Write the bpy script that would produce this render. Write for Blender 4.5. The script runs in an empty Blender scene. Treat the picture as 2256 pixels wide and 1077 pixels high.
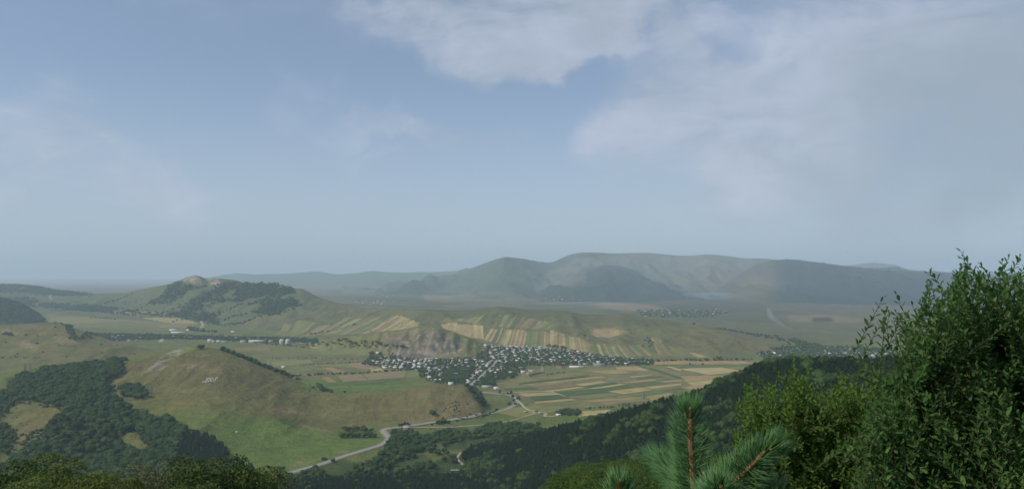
import bpy, math, random
import numpy as np
from mathutils import Vector, Matrix
random.seed(7); rng = np.random.default_rng(7)
S = bpy.context.scene; COL = S.collection

# ------------------------------------------------------------------ camera, sky, sun, exposure
# tuning values of the sky (colours are physical sky radiance before the strength below)
SKYSTR = 0.10
SKYTINT = (1.02, 1.02, 1.04)
VEILC = (3.9, 4.7, 5.6)
CLLIGHT = (4.7, 5.2, 6.35)
CLGREY = (2.75, 3.45, 4.15)
CLDARK = (3.5, 4.05, 4.9)
CLOUDS = [(1120, 20, 560, 120, .95, .05), (1190, 95, 230, 70, .7, 0), (1250, 0, 700, 110, .4, 0), (890, 283, 290, 62, .75, -.06), (700, 315, 130, 36, .3, 0), (1370, 265, 210, 95, .8, .3), (1700, 300, 600, 150, .8, .15), (1600, 200, 420, 150, .35, 0),
          (1950, 110, 640, 260, .85, .1), (1450, 130, 260, 90, .6, -.35), (1850, 400, 480, 110, .5, .2), (120, 400, 480, 120, .6, .15), (390, 350, 130, 34, .45, -.1), (60, 270, 330, 60, .45, 0), (1330, 90, 200, 60, .4, 0), (2130, 480, 300, 120, .35, 0), (800, 362, 200, 36, .35, 0), (60, -40, 500, 90, .35, 0), (2300, 60, 500, 300, .5, 0)]
HAZE_DENSITY = 1/15800
HAZE_COLOR = (0.73, 0.885, 1.0)
F, CX, HY, H = 1611.0, 1128.0, 600.0, 320.0      # focal length in photo pixels, image centre x, horizon row, eye height (m)
cam = bpy.data.objects.new('camera', bpy.data.cameras.new('camera')); COL.objects.link(cam); S.camera = cam
cam.location = (0, 0, H); cam.rotation_euler = (math.pi/2, 0, 0)
cam.data.sensor_width = 36; cam.data.lens = 36*F/2256; cam.data.shift_y = (HY-538.5)/2256
cam.data.clip_start = 0.05; cam.data.clip_end = 120000
SUN_EL, SUN_AZ = math.radians(44), math.radians(-118)     # azimuth from +Y (view direction), negative = left: behind the left shoulder
sun_dir = Vector((math.sin(SUN_AZ)*math.cos(SUN_EL), math.cos(SUN_AZ)*math.cos(SUN_EL), math.sin(SUN_EL)))
sl = bpy.data.lights.new('sun', 'SUN'); sl.energy = 2.7; sl.angle = math.radians(0.6); sl.color = (1.0, 0.95, 0.86)
so = bpy.data.objects.new('sun', sl); COL.objects.link(so); so.location = (-300, -200, 900)
so.rotation_euler = sun_dir.to_track_quat('Z', 'Y').to_euler()
S.view_settings.view_transform = 'Standard'; S.view_settings.look = 'None'
S.view_settings.gamma = 1; S.view_settings.use_curve_mapping = False; S.view_settings.exposure = 0.14
S.render.engine = 'CYCLES'
S.cycles.use_denoising = True; S.cycles.max_bounces = 8; S.cycles.diffuse_bounces = 3; S.cycles.volume_bounces = 5
S.cycles.transparent_max_bounces = 8; S.cycles.caustics_reflective = False; S.cycles.caustics_refractive = False
S.cycles.sample_clamp_indirect = 4

class NT:
    """small helper for node trees"""
    def __init__(s, tree): s.t = tree; s.n = tree.nodes; s.l = tree.links
    def node(s, typ, **kw):
        n = s.n.new(typ)
        for k, v in kw.items():
            if k == 'ins':
                for i, x in v.items():
                    if hasattr(x, 'is_linked'): s.l.new(x, n.inputs[i])
                    else: n.inputs[i].default_value = x
            else: setattr(n, k, v)
        return n
    def math(s, op, a, b=0.0, c=0.0, clamp=False): return s.node('ShaderNodeMath', operation=op, use_clamp=clamp, ins={0: a, 1: b, 2: c}).outputs[0]
    def noise(s, vec, scale, detail=4, rough=0.55, dist=0.0):
        return s.node('ShaderNodeTexNoise', ins={'Vector': vec, 'Scale': scale, 'Detail': detail, 'Roughness': rough, 'Distortion': dist})
    def rng(s, v, a, b, c=0.0, d=1.0, smooth=True):
        return s.node('ShaderNodeMapRange', interpolation_type='SMOOTHSTEP' if smooth else 'LINEAR', ins={0: v, 1: a, 2: b, 3: c, 4: d}).outputs[0]
    def mix(s, f, a, b, blend='MIX'):
        n = s.node('ShaderNodeMix', data_type='RGBA', blend_type=blend, ins={0: f}); 
        for i, x in ((6, a), (7, b)):
            if hasattr(x, 'is_linked'): s.l.new(x, n.inputs[i])
            else: n.inputs[i].default_value = (*x, 1) if len(x) == 3 else x
        return n.outputs[2]
    def vmath(s, op, a, b=(0, 0, 0)):
        n = s.node('ShaderNodeVectorMath', operation=op, ins={0: a, 1: b}); return n.outputs[0]

W = bpy.data.worlds.new('World'); S.world = W; W.use_nodes = True; W.node_tree.nodes.clear()
t = NT(W.node_tree)
sky = t.node('ShaderNodeTexSky', sky_type='NISHITA', sun_disc=False, sun_elevation=SUN_EL, sun_rotation=SUN_AZ, altitude=1500, air_density=1.0, dust_density=2.2, ozone_density=2.0)
d = t.node('ShaderNodeTexCoord').outputs['Generated']
sep = t.node('ShaderNodeSeparateXYZ', ins={0: d})
# cloud layer: noise laid on a high flat layer, so that it streams out towards the horizon
zz = t.math('ADD', t.math('MAXIMUM', sep.outputs[2], 0.0), 0.22)
flat = t.node('ShaderNodeCombineXYZ', ins={0: t.math('DIVIDE', sep.outputs[0], zz), 1: t.math('DIVIDE', sep.outputs[1], zz), 2: 0.0}).outputs[0]
wob = t.noise(flat, 1.3, 3).outputs['Color']
n1 = t.noise(t.vmath('ADD', flat, t.vmath('SCALE', wob)), 0.9, 6, 0.5).outputs[0]
wv = t.node('ShaderNodeVectorMath', operation='SCALE', ins={0: t.vmath('SUBTRACT', t.noise(d, 5.5, 5, 0.55).outputs['Color'], (0.5, 0.5, 0.5)), 3: 0.32}).outputs[0]
dw = t.vmath('ADD', d, wv)
def blob(px, y, rx, ry, inner=0.15, rot=0.0):
    c = Vector(((px-CX)/F, 1, (HY-y)/F)).normalized()
    v = t.vmath('SUBTRACT', dw, tuple(c))
    if rot: v = t.node('ShaderNodeVectorRotate', rotation_type='Y_AXIS', ins={'Vector': v, 'Angle': rot}).outputs[0]
    v = t.vmath('MULTIPLY', v, (F/rx, 1.2, F/ry))
    return t.rng(t.node('ShaderNodeVectorMath', operation='LENGTH', ins={0: v}).outputs['Value'], inner, 1.0, 1.0, 0.0)
def addb(a, b, k): return t.math('MULTIPLY_ADD', b, k, a)
m = t.rng(n1, 0.50, 0.78, 0.0, 0.45)
for px, y, rx, ry, k, rot in CLOUDS: m = addb(m, blob(px, y, rx, ry, 0.1, rot), k)
wisp = t.noise(t.vmath('ADD', t.vmath('MULTIPLY', d, (5, 5, 15)), t.vmath('MULTIPLY', wob, (.8, .8, .8))), 1.0, 8, 0.62, .4).outputs[0]
m = t.math('MULTIPLY', m, t.rng(wisp, 0.28, 0.66, 0.45, 1.25))
hi = t.rng(m, 0.0, 1.15, 0.0, 0.84)
veil = t.rng(sep.outputs[2], 0.0, 0.27, 0.80, 0.30)            # thin milky veil, thicker low down
skyc = t.mix(1.0, sky.outputs[0], SKYTINT, 'MULTIPLY')
c1 = t.mix(veil, skyc, VEILC)
shade = t.mix(t.rng(t.math('ADD', t.math('MULTIPLY', wisp, .55), t.math('MULTIPLY', t.noise(dw, 2.6, 4).outputs[0], .45)), 0.38, 0.60), CLDARK, CLLIGHT)
grey = t.math('MULTIPLY', addb(blob(2330, 330, 520, 300, .1), blob(2200, 60, 420, 200, .1), .5), t.rng(wisp, .2, .7, .55, .8))
c2 = t.mix(grey, t.mix(hi, c1, shade), CLGREY)
bg = t.node('ShaderNodeBackground', ins={0: c2, 1: SKYSTR})
out = t.node('ShaderNodeOutputWorld', ins={0: bg.outputs[0]})

# ------------------------------------------------------------------ noise and projection helpers
_perm = np.random.default_rng(3).permutation(256); _perm = np.concatenate([_perm, _perm, _perm])
_ga = np.random.default_rng(4).random(256)*2*np.pi; _gx, _gy = np.cos(_ga), np.sin(_ga)
def perlin(x, y, seed=0):
    x = np.asarray(x, float)+seed*17.31; y = np.asarray(y, float)-seed*9.77
    xi = np.floor(x).astype(int); yi = np.floor(y).astype(int); xf = x-xi; yf = y-yi
    u = xf*xf*xf*(xf*(xf*6-15)+10); v = yf*yf*yf*(yf*(yf*6-15)+10)
    def g(i, j):
        h = _perm[_perm[(xi+i) & 255]+((yi+j) & 255)]
        return _gx[h]*(xf-i)+_gy[h]*(yf-j)
    a = g(0, 0)*(1-u)+g(1, 0)*u; b = g(0, 1)*(1-u)+g(1, 1)*u
    return (a*(1-v)+b*v)*1.5
def fbm(x, y, octs=4, seed=0, gain=0.5):
    s = 0; a = 1; f = 1
    for k in range(octs): s = s+a*perlin(x*f, y*f, seed+k*3); a *= gain; f *= 2.03
    return s
def ridged(x, y, octs=4, seed=0):
    s = 0; a = 1; f = 1
    for k in range(octs): s = s+a*(1-2*np.abs(perlin(x*f, y*f, seed+k*3))); a *= .5; f *= 2.1
    return s
def sstep(x, a, b):
    u = np.clip((x-a)/(b-a), 0, 1); return u*u*(3-2*u)
def px_of(X, Y): return CX+F*X/np.maximum(Y, 1e-3)
def row_of(Z, Y): return HY-F*(Z-H)/np.maximum(Y, 1e-3)
def smax(a, b, k):
    h = np.maximum(k-np.abs(a-b), 0)/k; return np.maximum(a, b)+h*h*k*0.25

# ------------------------------------------------------------------ terrain: every ridge is a crest (photo column, row, depth in m) with its two slopes
PXS = np.arange(-900, 3201, 4.0)
def _sm(v, s):
    k = np.exp(-0.5*(np.arange(-24, 25)*4/s)**2); k /= k.sum()
    return np.convolve(np.pad(v, 24, 'edge'), k, 'valid')
class Ridge:
    def __init__(s, name, tab, p=1.2, e=0.05, canopy=0.0, noise=(0, 1, 1), smooth=7, q=1.2):
        T = np.array(tab, float); s.name = name; s.p, s.e, s.q, s.noise = p, e, q, noise
        Yc = np.interp(PXS, T[:, 0], T[:, 2]); row = np.interp(PXS, T[:, 0], T[:, 1])
        s.Y = _sm(Yc, 20); s.Z = H-(_sm(row, smooth)-HY)*s.Y/F-canopy
        s.wf = _sm(np.interp(PXS, T[:, 0], T[:, 3]), 20); s.wb = _sm(np.interp(PXS, T[:, 0], T[:, 4]), 20)
        lo, hi = T[0, 0], T[-1, 0]
        s.Z = np.where((PXS < lo-8) & (lo > -800) | (PXS > hi+8) & (hi < 3000), -30, s.Z)
    def __call__(s, X, Y, px):
        Yc = np.interp(px, PXS, s.Y); Zc = np.interp(px, PXS, s.Z); wf = np.interp(px, PXS, s.wf); wb = np.interp(px, PXS, s.wb)
        am, L, sd = s.noise
        fr = Y < Yc
        w = np.where(fr, wf, wb); u0 = np.abs(Y-Yc)/w
        if am: w = w*(1+0.22*perlin(X/(L*2.2), Y/(L*6), sd+5)); 
        u = np.abs(Y-Yc)/w
        ur = np.sqrt(u*u+s.e**2)-s.e
        f = np.where(fr, np.clip(1-ur, 0, None)**s.p, np.clip(1-ur, 0, None)**s.q)
        z = (Zc+15)*f-15
        if am:
            m = np.clip(u0*3, 0, 1)*np.clip(1.25-u, 0, 1)*(Zc > 5)
            z = z+am*m*(ridged(X/L, Y/(L*2.6), 4, sd)-0.75)
        return z
RIDGES = [
 Ridge('grassy_hill', [(-900, 800, 1800, 600, 400), (-60, 826, 1750, 560, 400), (0, 823, 1750, 560, 400), (100, 813, 1750, 570, 400), (200, 798, 1800, 640, 380), (270, 786, 1850, 700, 300),
   (350, 773, 1900, 740, 300), (400, 765, 1900, 740, 300), (430, 762, 1900, 740, 300), (460, 765, 1900, 730, 300), (490, 772, 1880, 700, 300), (560, 800, 1850, 640, 300), (640, 835, 1800, 560, 300), (690, 853, 1780, 420, 260),
   (760, 868, 1700, 290, 180), (830, 862, 1700, 240, 200), (900, 851, 1720, 230, 230), (960, 847, 1740, 220, 240), (1025, 850, 1750, 190, 180), (1045, 868, 1740, 150, 150), (1062, 892, 1700, 110, 120), (1080, 925, 1650, 90, 100)],
   p=1.12, e=0.12, noise=(7.5, 120, 1)),
 Ridge('low_hill', [(-900, 730, 3000, 700, 500), (-200, 722, 2900, 620, 500), (0, 717, 2900, 600, 500), (60, 714, 2900, 600, 500), (100, 711, 2900, 600, 500), (120, 712, 2900, 600, 500), (150, 718, 2850, 560, 500), (200, 735, 2800, 500, 450),
   (260, 755, 2750, 420, 400), (330, 772, 2700, 360, 300), (400, 782, 2650, 300, 300), (480, 798, 2600, 250, 250)], p=1.2, e=.08, noise=(16, 260, 2)),
 Ridge('wooded_hill', [(-900, 610, 4700, 700, 500), (-300, 640, 4500, 600, 500), (-100, 648, 4500, 600, 500), (0, 657, 4500, 560, 500), (40, 667, 4500, 520, 500), (80, 688, 4450, 380, 500), (100, 704, 4400, 250, 300), (112, 720, 4400, 200, 200)], noise=(20, 300, 3)),
 Ridge('rocky_hill', [(-900, 600, 7500, 1800, 1500), (-200, 615, 7500, 1800, 1500), (0, 627, 7500, 1900, 1500), (50, 628, 7400, 1900, 1500), (100, 634, 7300, 1900, 1500), (120, 640, 7200, 1900, 1500), (160, 643, 7000, 1900, 1500), (200, 647, 6800, 1900, 1300),
   (240, 646, 6500, 1700, 1100), (280, 645, 6300, 1600, 1000), (300, 639, 6100, 1500, 900), (345, 631, 5700, 1250, 800), (380, 624, 5500, 1150, 800), (400, 616, 5400, 1050, 800), (413, 609, 5350, 1000, 800), (430, 606, 5300, 980, 800), (444, 609, 5300, 980, 800), (456, 616, 5300, 960, 800), (466, 612, 5300, 960, 800),
   (490, 614, 5300, 960, 800), (520, 617, 5300, 1000, 800), (540, 624, 5250, 1050, 800), (565, 623, 5200, 1150, 800), (600, 624, 5200, 1250, 800), (640, 630, 5100, 1300, 800), (652, 637, 5050, 1300, 800), (664, 634, 5000, 1300, 800), (676, 641, 4950, 1250, 800),
   (700, 654, 4800, 1150, 700), (740, 667, 4600, 1000, 700), (800, 677, 4400, 950, 700), (850, 681, 4200, 850, 700), (900, 679, 4100, 850, 700), (940, 681, 4100, 900, 700), (1000, 684, 4100, 950, 700), (1040, 683, 4100, 950, 700), (1075, 677, 4050, 980, 700), (1105, 675, 4020, 980, 700),
   (1150, 681, 4000, 1000, 700), (1200, 681, 3980, 1080, 700), (1240, 684, 3900, 1120, 700), (1290, 692, 3850, 1160, 700), (1340, 693, 3800, 1160, 700), (1370, 690, 3750, 1120, 700), (1400, 695, 3700, 1080, 700), (1450, 700, 3650, 1050, 700),
   (1500, 710, 3500, 900, 600), (1550, 719, 3350, 750, 500), (1600, 731, 3250, 620, 400), (1650, 747, 3150, 500, 400), (1700, 762, 3050, 350, 300), (1750, 778, 2950, 200, 200)], p=1.05, e=.07, noise=(24, 330, 4), smooth=5),
 Ridge('rocky_knoll', [(680, 756, 3150, 200, 250), (720, 746, 3120, 260, 260), (780, 740, 3050, 260, 280), (830, 735, 3000, 250, 300), (870, 729, 2960, 240, 300), (900, 722, 2950, 230, 300), (925, 718, 2950, 220, 300), (950, 717, 2950, 220, 300), (972, 721, 2950, 220, 300), (1000, 731, 2950, 210, 300),
   (1030, 742, 2960, 200, 280), (1060, 757, 2980, 190, 260), (1090, 772, 3000, 140, 200)], p=.9, e=.12, noise=(17, 60, 6)),
 Ridge('distant_hill', [(440, 616, 20000, 3000, 3000), (480, 607, 20000, 3000, 3000), (520, 601, 19000, 3200, 3000), (560, 603, 19000, 3200, 3000), (620, 602, 19000, 3200, 3000), (700, 597, 19000, 3500, 3000),
   (740, 604, 18000, 3200, 3000), (780, 602, 18000, 3000, 3000), (820, 596, 18000, 3500, 3000), (860, 600, 18000, 3500, 3000), (950, 599, 18500, 3500, 3000), (1000, 597, 19000, 3500, 3000), (1050, 589, 19000, 3500, 3000), (1100, 590, 19000, 3500, 3000), (1150, 600, 19000, 3000, 3000), (1250, 600, 19000, 3000, 3000)], noise=(50, 1400, 8)),
 Ridge('far_peak', [(1820, 596, 19000, 3000, 2500), (1860, 585, 19000, 3500, 3000), (1890, 581, 19000, 3500, 3000), (1922, 576, 19000, 3500, 3000), (1950, 580, 19000, 3500, 3000), (1976, 582, 19000, 3500, 3000), (2000, 592, 19000, 3500, 3000), (2050, 597, 19000, 3500, 3000), (2120, 600, 19000, 3500, 3000), (3200, 604, 19000, 3500, 3000)], noise=(40, 1400, 9)),
 Ridge('mountain_range', [(760, 640, 12500, 1500, 2000), (860, 634, 12500, 2500, 2000), (930, 620, 12500, 2800, 2200), (1000, 604, 12500, 3200, 2500), (1040, 590, 12500, 3400, 2500), (1080, 575, 12400, 3500, 2500), (1112, 568, 12300, 3500, 2500), (1150, 569, 12300, 3500, 2500), (1190, 576, 12500, 3500, 2500),
   (1215, 579, 12800, 3500, 2500), (1240, 568, 13000, 3800, 2500), (1255, 561, 13000, 3900, 2500), (1280, 557, 13000, 3900, 2500), (1350, 558, 13000, 3900, 2500), (1430, 556, 13000, 3900, 2500), (1490, 563, 13000, 3900, 2500), (1520, 564, 13000, 3900, 2500), (1555, 560, 13000, 3900, 2500), (1600, 563, 13000, 3900, 2500),
   (1640, 569, 13000, 3900, 2500), (1700, 571, 13000, 3900, 2500), (1800, 584, 13000, 3800, 2500), (2256, 610, 13000, 3800, 2500), (3200, 625, 13000, 3500, 2500)], p=1.25, e=.05, noise=(200, 1500, 10)),
 Ridge('mountain_spur', [(1150, 655, 9600, 1260, 2500), (1200, 640, 9800, 1959, 2500), (1250, 615, 10300, 2800, 2500), (1290, 595, 10600, 3220, 2500), (1330, 584, 10800, 3500, 2500), (1365, 585, 10800, 3500, 2500), (1400, 597, 10600, 3220, 2500), (1440, 616, 10300, 2800, 2500), (1500, 634, 10000, 2240, 2500), (1560, 655, 9600, 1540, 2500), (1600, 668, 9300, 800, 1500)], p=1.15, e=.08, noise=(100, 800, 11)),
 Ridge('dark_mountain', [(1540, 662, 9500, 979, 2500), (1580, 640, 9700, 1819, 2500), (1620, 612, 10000, 2660, 2500), (1660, 586, 10300, 3220, 2500), (1700, 573, 10500, 3500, 2500), (1750, 571, 10500, 3639, 2500), (1800, 578, 10500, 3639, 2500), (1850, 584, 10400, 3639, 2500), (1900, 592, 10300, 3639, 2500), (1960, 596, 10200, 3639, 2500),
   (2000, 598, 10200, 3639, 2500), (2060, 602, 10200, 3639, 2500), (2150, 606, 10200, 3639, 2500), (2256, 612, 10200, 3639, 2500), (3200, 640, 10000, 3500, 2500)], p=1.15, e=.08, noise=(130, 900, 12)),
 Ridge('forest_spur', [(900, 1066, 1180, 200, 120), (1000, 1003, 1260, 260, 120), (1080, 979, 1270, 330, 150), (1200, 946, 1140, 420, 220), (1320, 916, 1010, 480, 300), (1440, 884, 905, 560, 380), (1500, 871, 880, 600, 400), (1550, 857, 850, 640, 450), (1600, 834, 835, 680, 500), (1650, 811, 820, 720, 550), (1690, 796, 800, 740, 600),
   (1740, 790, 790, 760, 600), (1780, 789, 780, 760, 600), (1850, 790, 770, 780, 600), (1930, 789, 760, 780, 600), (2256, 780, 720, 800, 600), (3200, 770, 700, 800, 600)], p=1.0, e=.05, canopy=8, noise=(7, 110, 13)),
]
NEAR_PX = [-900, 100, 480, 640, 1050, 1300, 1600, 3200]
_L = ([-200, 0, 40, 70, 100, 300, 900, 1100], [330, 318.2, 304, 292, 281, 190, 14, 0])
_M = ([-200, 0, 130, 280, 850, 1060], [330, 318.2, 262, 205, 22, 0])
_R = ([-200, 0, 130, 290, 420, 640, 900], [330, 318.2, 273, 236.5, 168, 60, 0])
_R2 = ([-200, 0, 130, 290, 420, 640, 900], [330, 318.2, 277, 243, 176, 60, 0])
def near_z(Y, px):
    P = [np.interp(Y, *_L), np.interp(Y, *_L), np.interp(Y, *_L), np.interp(Y, *_M), np.interp(Y, *_M), np.interp(Y, *_R), np.interp(Y, *_R2), np.interp(Y, *_R2)]
    z = np.zeros_like(Y)
    for i in range(7):
        w = np.clip((px-NEAR_PX[i])/(NEAR_PX[i+1]-NEAR_PX[i]), 0, 1); w = w*w*(3-2*w)
        inside = (px >= NEAR_PX[i]) & (px < NEAR_PX[i+1]) if i < 6 else px >= NEAR_PX[i]
        if i == 0: inside = px < NEAR_PX[1]
        z = np.where(inside, P[i]*(1-w)+P[i+1]*w, z)
    return z
NAMES = ['ground', 'camera_slope']+[r.name for r in RIDGES]
def terrain(X, Y):
    px = CX+F*X/np.maximum(Y, 60.0); px = np.clip(px, -880, 3180)
    base = fbm(X/420, Y/420, 3, 21)*1.6*sstep(Y, 1000, 1500)+sstep(Y, 5000, 9000)*fbm(X/1500, Y/1500, 3, 22)*4
    comps = [base, near_z(Y, px)-8*sstep(Y, 700, 1100)+fbm(X/60, Y/60, 3, 30)*2.2*sstep(Y, 40, 150)]+[r(X, Y, px) for r in RIDGES]
    z = comps[0]; ids = np.zeros(X.shape, int); best = comps[0]+1.2
    for i, c in enumerate(comps[1:], 1):
        k = np.clip(Y*0.006, 3, 40)
        z = smax(z, c, k); ids = np.where(c > best, i, ids); best = np.maximum(best, c)
    return z, ids
# grid: columns fan out from 150 m behind the camera, rows get closer together where the photo shows the valley
Y0 = 150.0
_yy = np.exp(np.linspace(math.log(20), math.log(34000), 20000)); _w = 1+3.4*sstep(_yy, 700, 1050)*(1-sstep(_yy, 5200, 8000))+1.2*sstep(_yy, 6500, 9000)*(1-sstep(_yy, 13000, 15000))
_c = np.cumsum(_w*np.gradient(np.log(_yy))); _c = (_c-_c[0])/(_c[-1]-_c[0])
NR, NC = 700, 860
ROWS = np.concatenate([np.linspace(-100, 15, 16), np.interp(np.linspace(0, 1, NR-16), _c, _yy)])
TC = np.linspace(-0.86, 0.86, NC)
GY = np.repeat(ROWS[:, None], NC, 1); GX = TC[None, :]*(GY+Y0)
GZ, GID = terrain(GX, GY)
def zat(X, Y):
    X = np.asarray(X, float); Y = np.asarray(Y, float)
    r = np.clip(np.searchsorted(ROWS, Y)-1, 0, NR-2); fr = (Y-ROWS[r])/(ROWS[r+1]-ROWS[r]); fr = np.clip(fr, 0, 1)
    c = np.clip((X/(Y+Y0)+0.86)/1.72*(NC-1), 0, NC-1.001); ci = c.astype(int); fc = c-ci
    return (GZ[r, ci]*(1-fc)+GZ[r, ci+1]*fc)*(1-fr)+(GZ[r+1, ci]*(1-fc)+GZ[r+1, ci+1]*fc)*fr
def idat(X, Y):
    r = np.clip(np.searchsorted(ROWS, Y), 0, NR-1); c = np.clip(np.round((X/(Y+Y0)+0.86)/1.72*(NC-1)), 0, NC-1).astype(int)
    return GID[r, c]
_HY = np.exp(np.linspace(math.log(60), math.log(33000), 3200))
def hit(px, row, ymin=900):
    """where the sight line through a photo pixel meets the terrain"""
    ys = _HY[_HY > ymin]; tx = (px-CX)/F; z = zat(tx*ys, ys)-(H-(row-HY)*ys/F)
    i = np.argmax(z > 0)
    if not (z > 0).any(): i = len(ys)-1
    if i > 0 and z[i] > 0:
        a = -z[i-1]/(z[i]-z[i-1]); y = ys[i-1]+(ys[i]-ys[i-1])*np.clip(a, 0, 1)
    else: y = ys[i]
    return np.array((tx*y, y))
def inpoly(px, py, poly):
    P = np.array(poly, float); r = np.zeros(np.shape(px), bool); j = len(P)-1
    for i in range(len(P)):
        xi, yi = P[i]; xj, yj = P[j]
        c = ((yi > py) != (yj > py)) & (px < (xj-xi)*(py-yi)/(yj-yi+1e-9)+xi); r ^= c; j = i
    return r
def polydist(px, py, poly):
    P = np.array(poly, float); d = np.full(np.shape(px), 1e9)
    for i in range(len(P)):
        a = P[i-1]; b = P[i]; ab = b-a; L = ab@ab+1e-9
        u = np.clip(((px-a[0])*ab[0]+(py-a[1])*ab[1])/L, 0, 1)
        d = np.minimum(d, np.hypot(px-a[0]-u*ab[0], py-a[1]-u*ab[1]))
    return np.where(inpoly(px, py, poly), d, -d)
# visibility of grid vertices (running horizon), used to keep trees where they can be seen
# ------------------------------------------------------------------ ground colours (what grows or lies there, plus painted cloud shadow and haze), per vertex
gpx = px_of(GX, np.maximum(GY, 5)); grow = row_of(GZ, np.maximum(GY, 5))
OLIVE = np.array((.138, .138, .045)); BROWNG = np.array((.158, .133, .058)); GREEN = np.array((.108, .165, .036)); DKG = np.array((.045, .065, .028)); TAN = np.array((.36, .27, .14))
ROCK = np.array((.30, .25, .20)); SOIL = np.array((.25, .17, .10)); FOREST = np.array((.024, .042, .014)); MGREEN = np.array((.10, .112, .058))
col = np.zeros(GX.shape+(3,)); col[:] = OLIVE
def lay(mask, c): 
    global col
    m = np.clip(mask, 0, 1)[..., None]; col = col*(1-m)+np.asarray(c)*m
wpx = gpx+fbm(GX/90, GY/130, 4, 41)*9*np.clip(1600/np.maximum(GY, 300), .2, 1.3); wrow = grow+fbm(GX/90, GY/130, 4, 47)*5*np.clip(1600/np.maximum(GY, 300), .2, 1.3)
ID = {n: i for i, n in enumerate(NAMES)}
def on(*ns): return np.isin(GID, [ID[n] for n in ns])
def pm(poly, soft=6, yr=(0, 1e9)): return sstep(polydist(wpx, wrow, poly), -soft, soft)*((GY > yr[0]) & (GY < yr[1]))
def pe(x, y, rx, ry, rot=0, soft=.5, yr=(0, 1e9)):
    a = math.radians(rot); dx = wpx-x; dy = wrow-y; u = (dx*math.cos(a)+dy*math.sin(a))/rx; v = (-dx*math.sin(a)+dy*math.cos(a))/ry
    return (1-sstep(np.hypot(u, v), 1-soft, 1+soft))*((GY > yr[0]) & (GY < yr[1]))
n_big = fbm(GX/350, GY/500, 4, 51); n_mid = fbm(GX/70, GY/90, 4, 55)
lay(on('ground')*(0.2+0.4*sstep(n_big, -.3, .6)), GREEN*.95+.01)
lay(sstep(n_mid, 0, .9)*.4, BROWNG)
# far plain: faded patchwork of long plots, haze paleness painted in towards the horizon
yp = sstep(GY, 4800, 6000)*on('ground')
pl = np.floor(GX/420+perlin(GX/3000, GY/3000, 5)*2)*13.7+np.floor(GY/230+perlin(GX/2500, GY/2500, 6)*2)*7.1
pr = np.modf(np.abs(np.sin(pl)*4375.54))[0]
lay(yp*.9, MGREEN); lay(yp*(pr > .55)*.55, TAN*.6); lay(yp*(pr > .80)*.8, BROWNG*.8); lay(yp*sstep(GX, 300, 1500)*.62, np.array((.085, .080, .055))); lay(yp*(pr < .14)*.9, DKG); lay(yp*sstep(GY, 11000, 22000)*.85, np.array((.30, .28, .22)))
# grassy hill with the white letters
g = on('grassy_hill')
lay(g*.8, OLIVE)
lay(g*pe(560, 860, 330, 55, 8, .45, (1000, 2100))*.28, BROWNG*.9)
lay(g*pe(930, 888, 150, 40, -5, .4, (1000, 2100))*.6, BROWNG)
lay(g*pe(1010, 892, 70, 26, -8, .5, (1000, 2100))*.7, BROWNG*1.15)
lay(g*pe(430, 812, 190, 30, 6, .5, (1000, 2100))*.5, BROWNG*.85)
lay(pm([(480, 940), (560, 925), (640, 930), (720, 950), (830, 952), (845, 985), (760, 1010), (600, 1060), (480, 1060)], 12, (900, 1700))*.8, GREEN)
lay(pm([(300, 905), (480, 905), (640, 925), (500, 960), (380, 935)], 12, (1000, 1900))*.55, GREEN)
lay(pm([(640, 838), (720, 830), (900, 838), (960, 845), (880, 858), (760, 868), (690, 862)], 6, (1500, 2300))*.65, GREEN)
lay(pm([(0, 825), (200, 800), (420, 764), (430, 770), (260, 800), (100, 830), (0, 850)], 5, (1500, 2200))*.6, GREEN)
lay(pe(632, 931, 26, 9, 15, .5, (900, 1700))*.8, GREEN*.6)
for x, y, a, b, r, k in [(355, 792, 36, 7, -30, .8), (385, 778, 22, 5, -20, .6), (402, 767, 20, 4, -8, .5), (449, 783, 14, 3, 0, .6), (346, 808, 22, 4, -15, .7), (430, 808, 30, 6, 0, .4)]:
    lay(g*pe(x, y, a, b, r, .6, (1500, 2100))*k*sstep(fbm(GX/14, GY/30, 3, 61), -.3, .4), ROCK*1.05)
for x, y, a, b, r in [(414, 860, 9, 3, 0), (456, 857, 8, 3, 0), (545, 855, 9, 3, 0), (386, 884, 9, 3, 15), (470, 818, 14, 5, 5), (695, 943, 42, 3.5, 8), (660, 1020, 20, 4, -25), (750, 994, 16, 3, -10), (690, 1014, 20, 3, -25), (908, 927, 22, 3, -5), (780, 933, 12, 2, 0), (960, 918, 26, 3, -10),
                      (650, 905, 30, 4, 3), (610, 902, 40, 5, -5), (1040, 952, 8, 4, 0), (725, 915, 14, 3, 10)]:
    lay(pe(x, y, a, b, r, .6, (1000, 2100))*.5, SOIL if x != 908 else SOIL*1.2)
# wooded left flank (its trees are placed further down)
WOOD_L = [(18, 838), (45, 828), (100, 812), (160, 806), (200, 798), (262, 792), (272, 806), (262, 822), (232, 832), (222, 845), (240, 862), (262, 880), (292, 898), (330, 915), (362, 922), (400, 940), (440, 950), (470, 958), (482, 976), (502, 985), (512, 1010), (560, 1030), (570, 1077), (-60, 1077), (-60, 1030), (20, 1020), (50, 985), (95, 965), (120, 925), (150, 902), (130, 890), (80, 880), (38, 872), (18, 856)]
WOOD_L2 = [(-80, 880), (10, 862), (40, 882), (20, 905), (-5, 930), (30, 945), (45, 965), (20, 1000), (-80, 1020)]
GLADE_L = [(262, 960), (292, 945), (306, 960), (330, 985), (300, 990), (272, 975)]
lay(pm(WOOD_L, 6, (800, 2000))*.9, FOREST*1.2); lay(pm(WOOD_L2, 8, (800, 2000))*.7, FOREST*1.4)
lay(pm([(15, 880), (80, 885), (125, 892), (120, 920), (90, 950), (45, 980), (10, 1000), (10, 930)], 6, (800, 2000))*.8, OLIVE*1.1)
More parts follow.
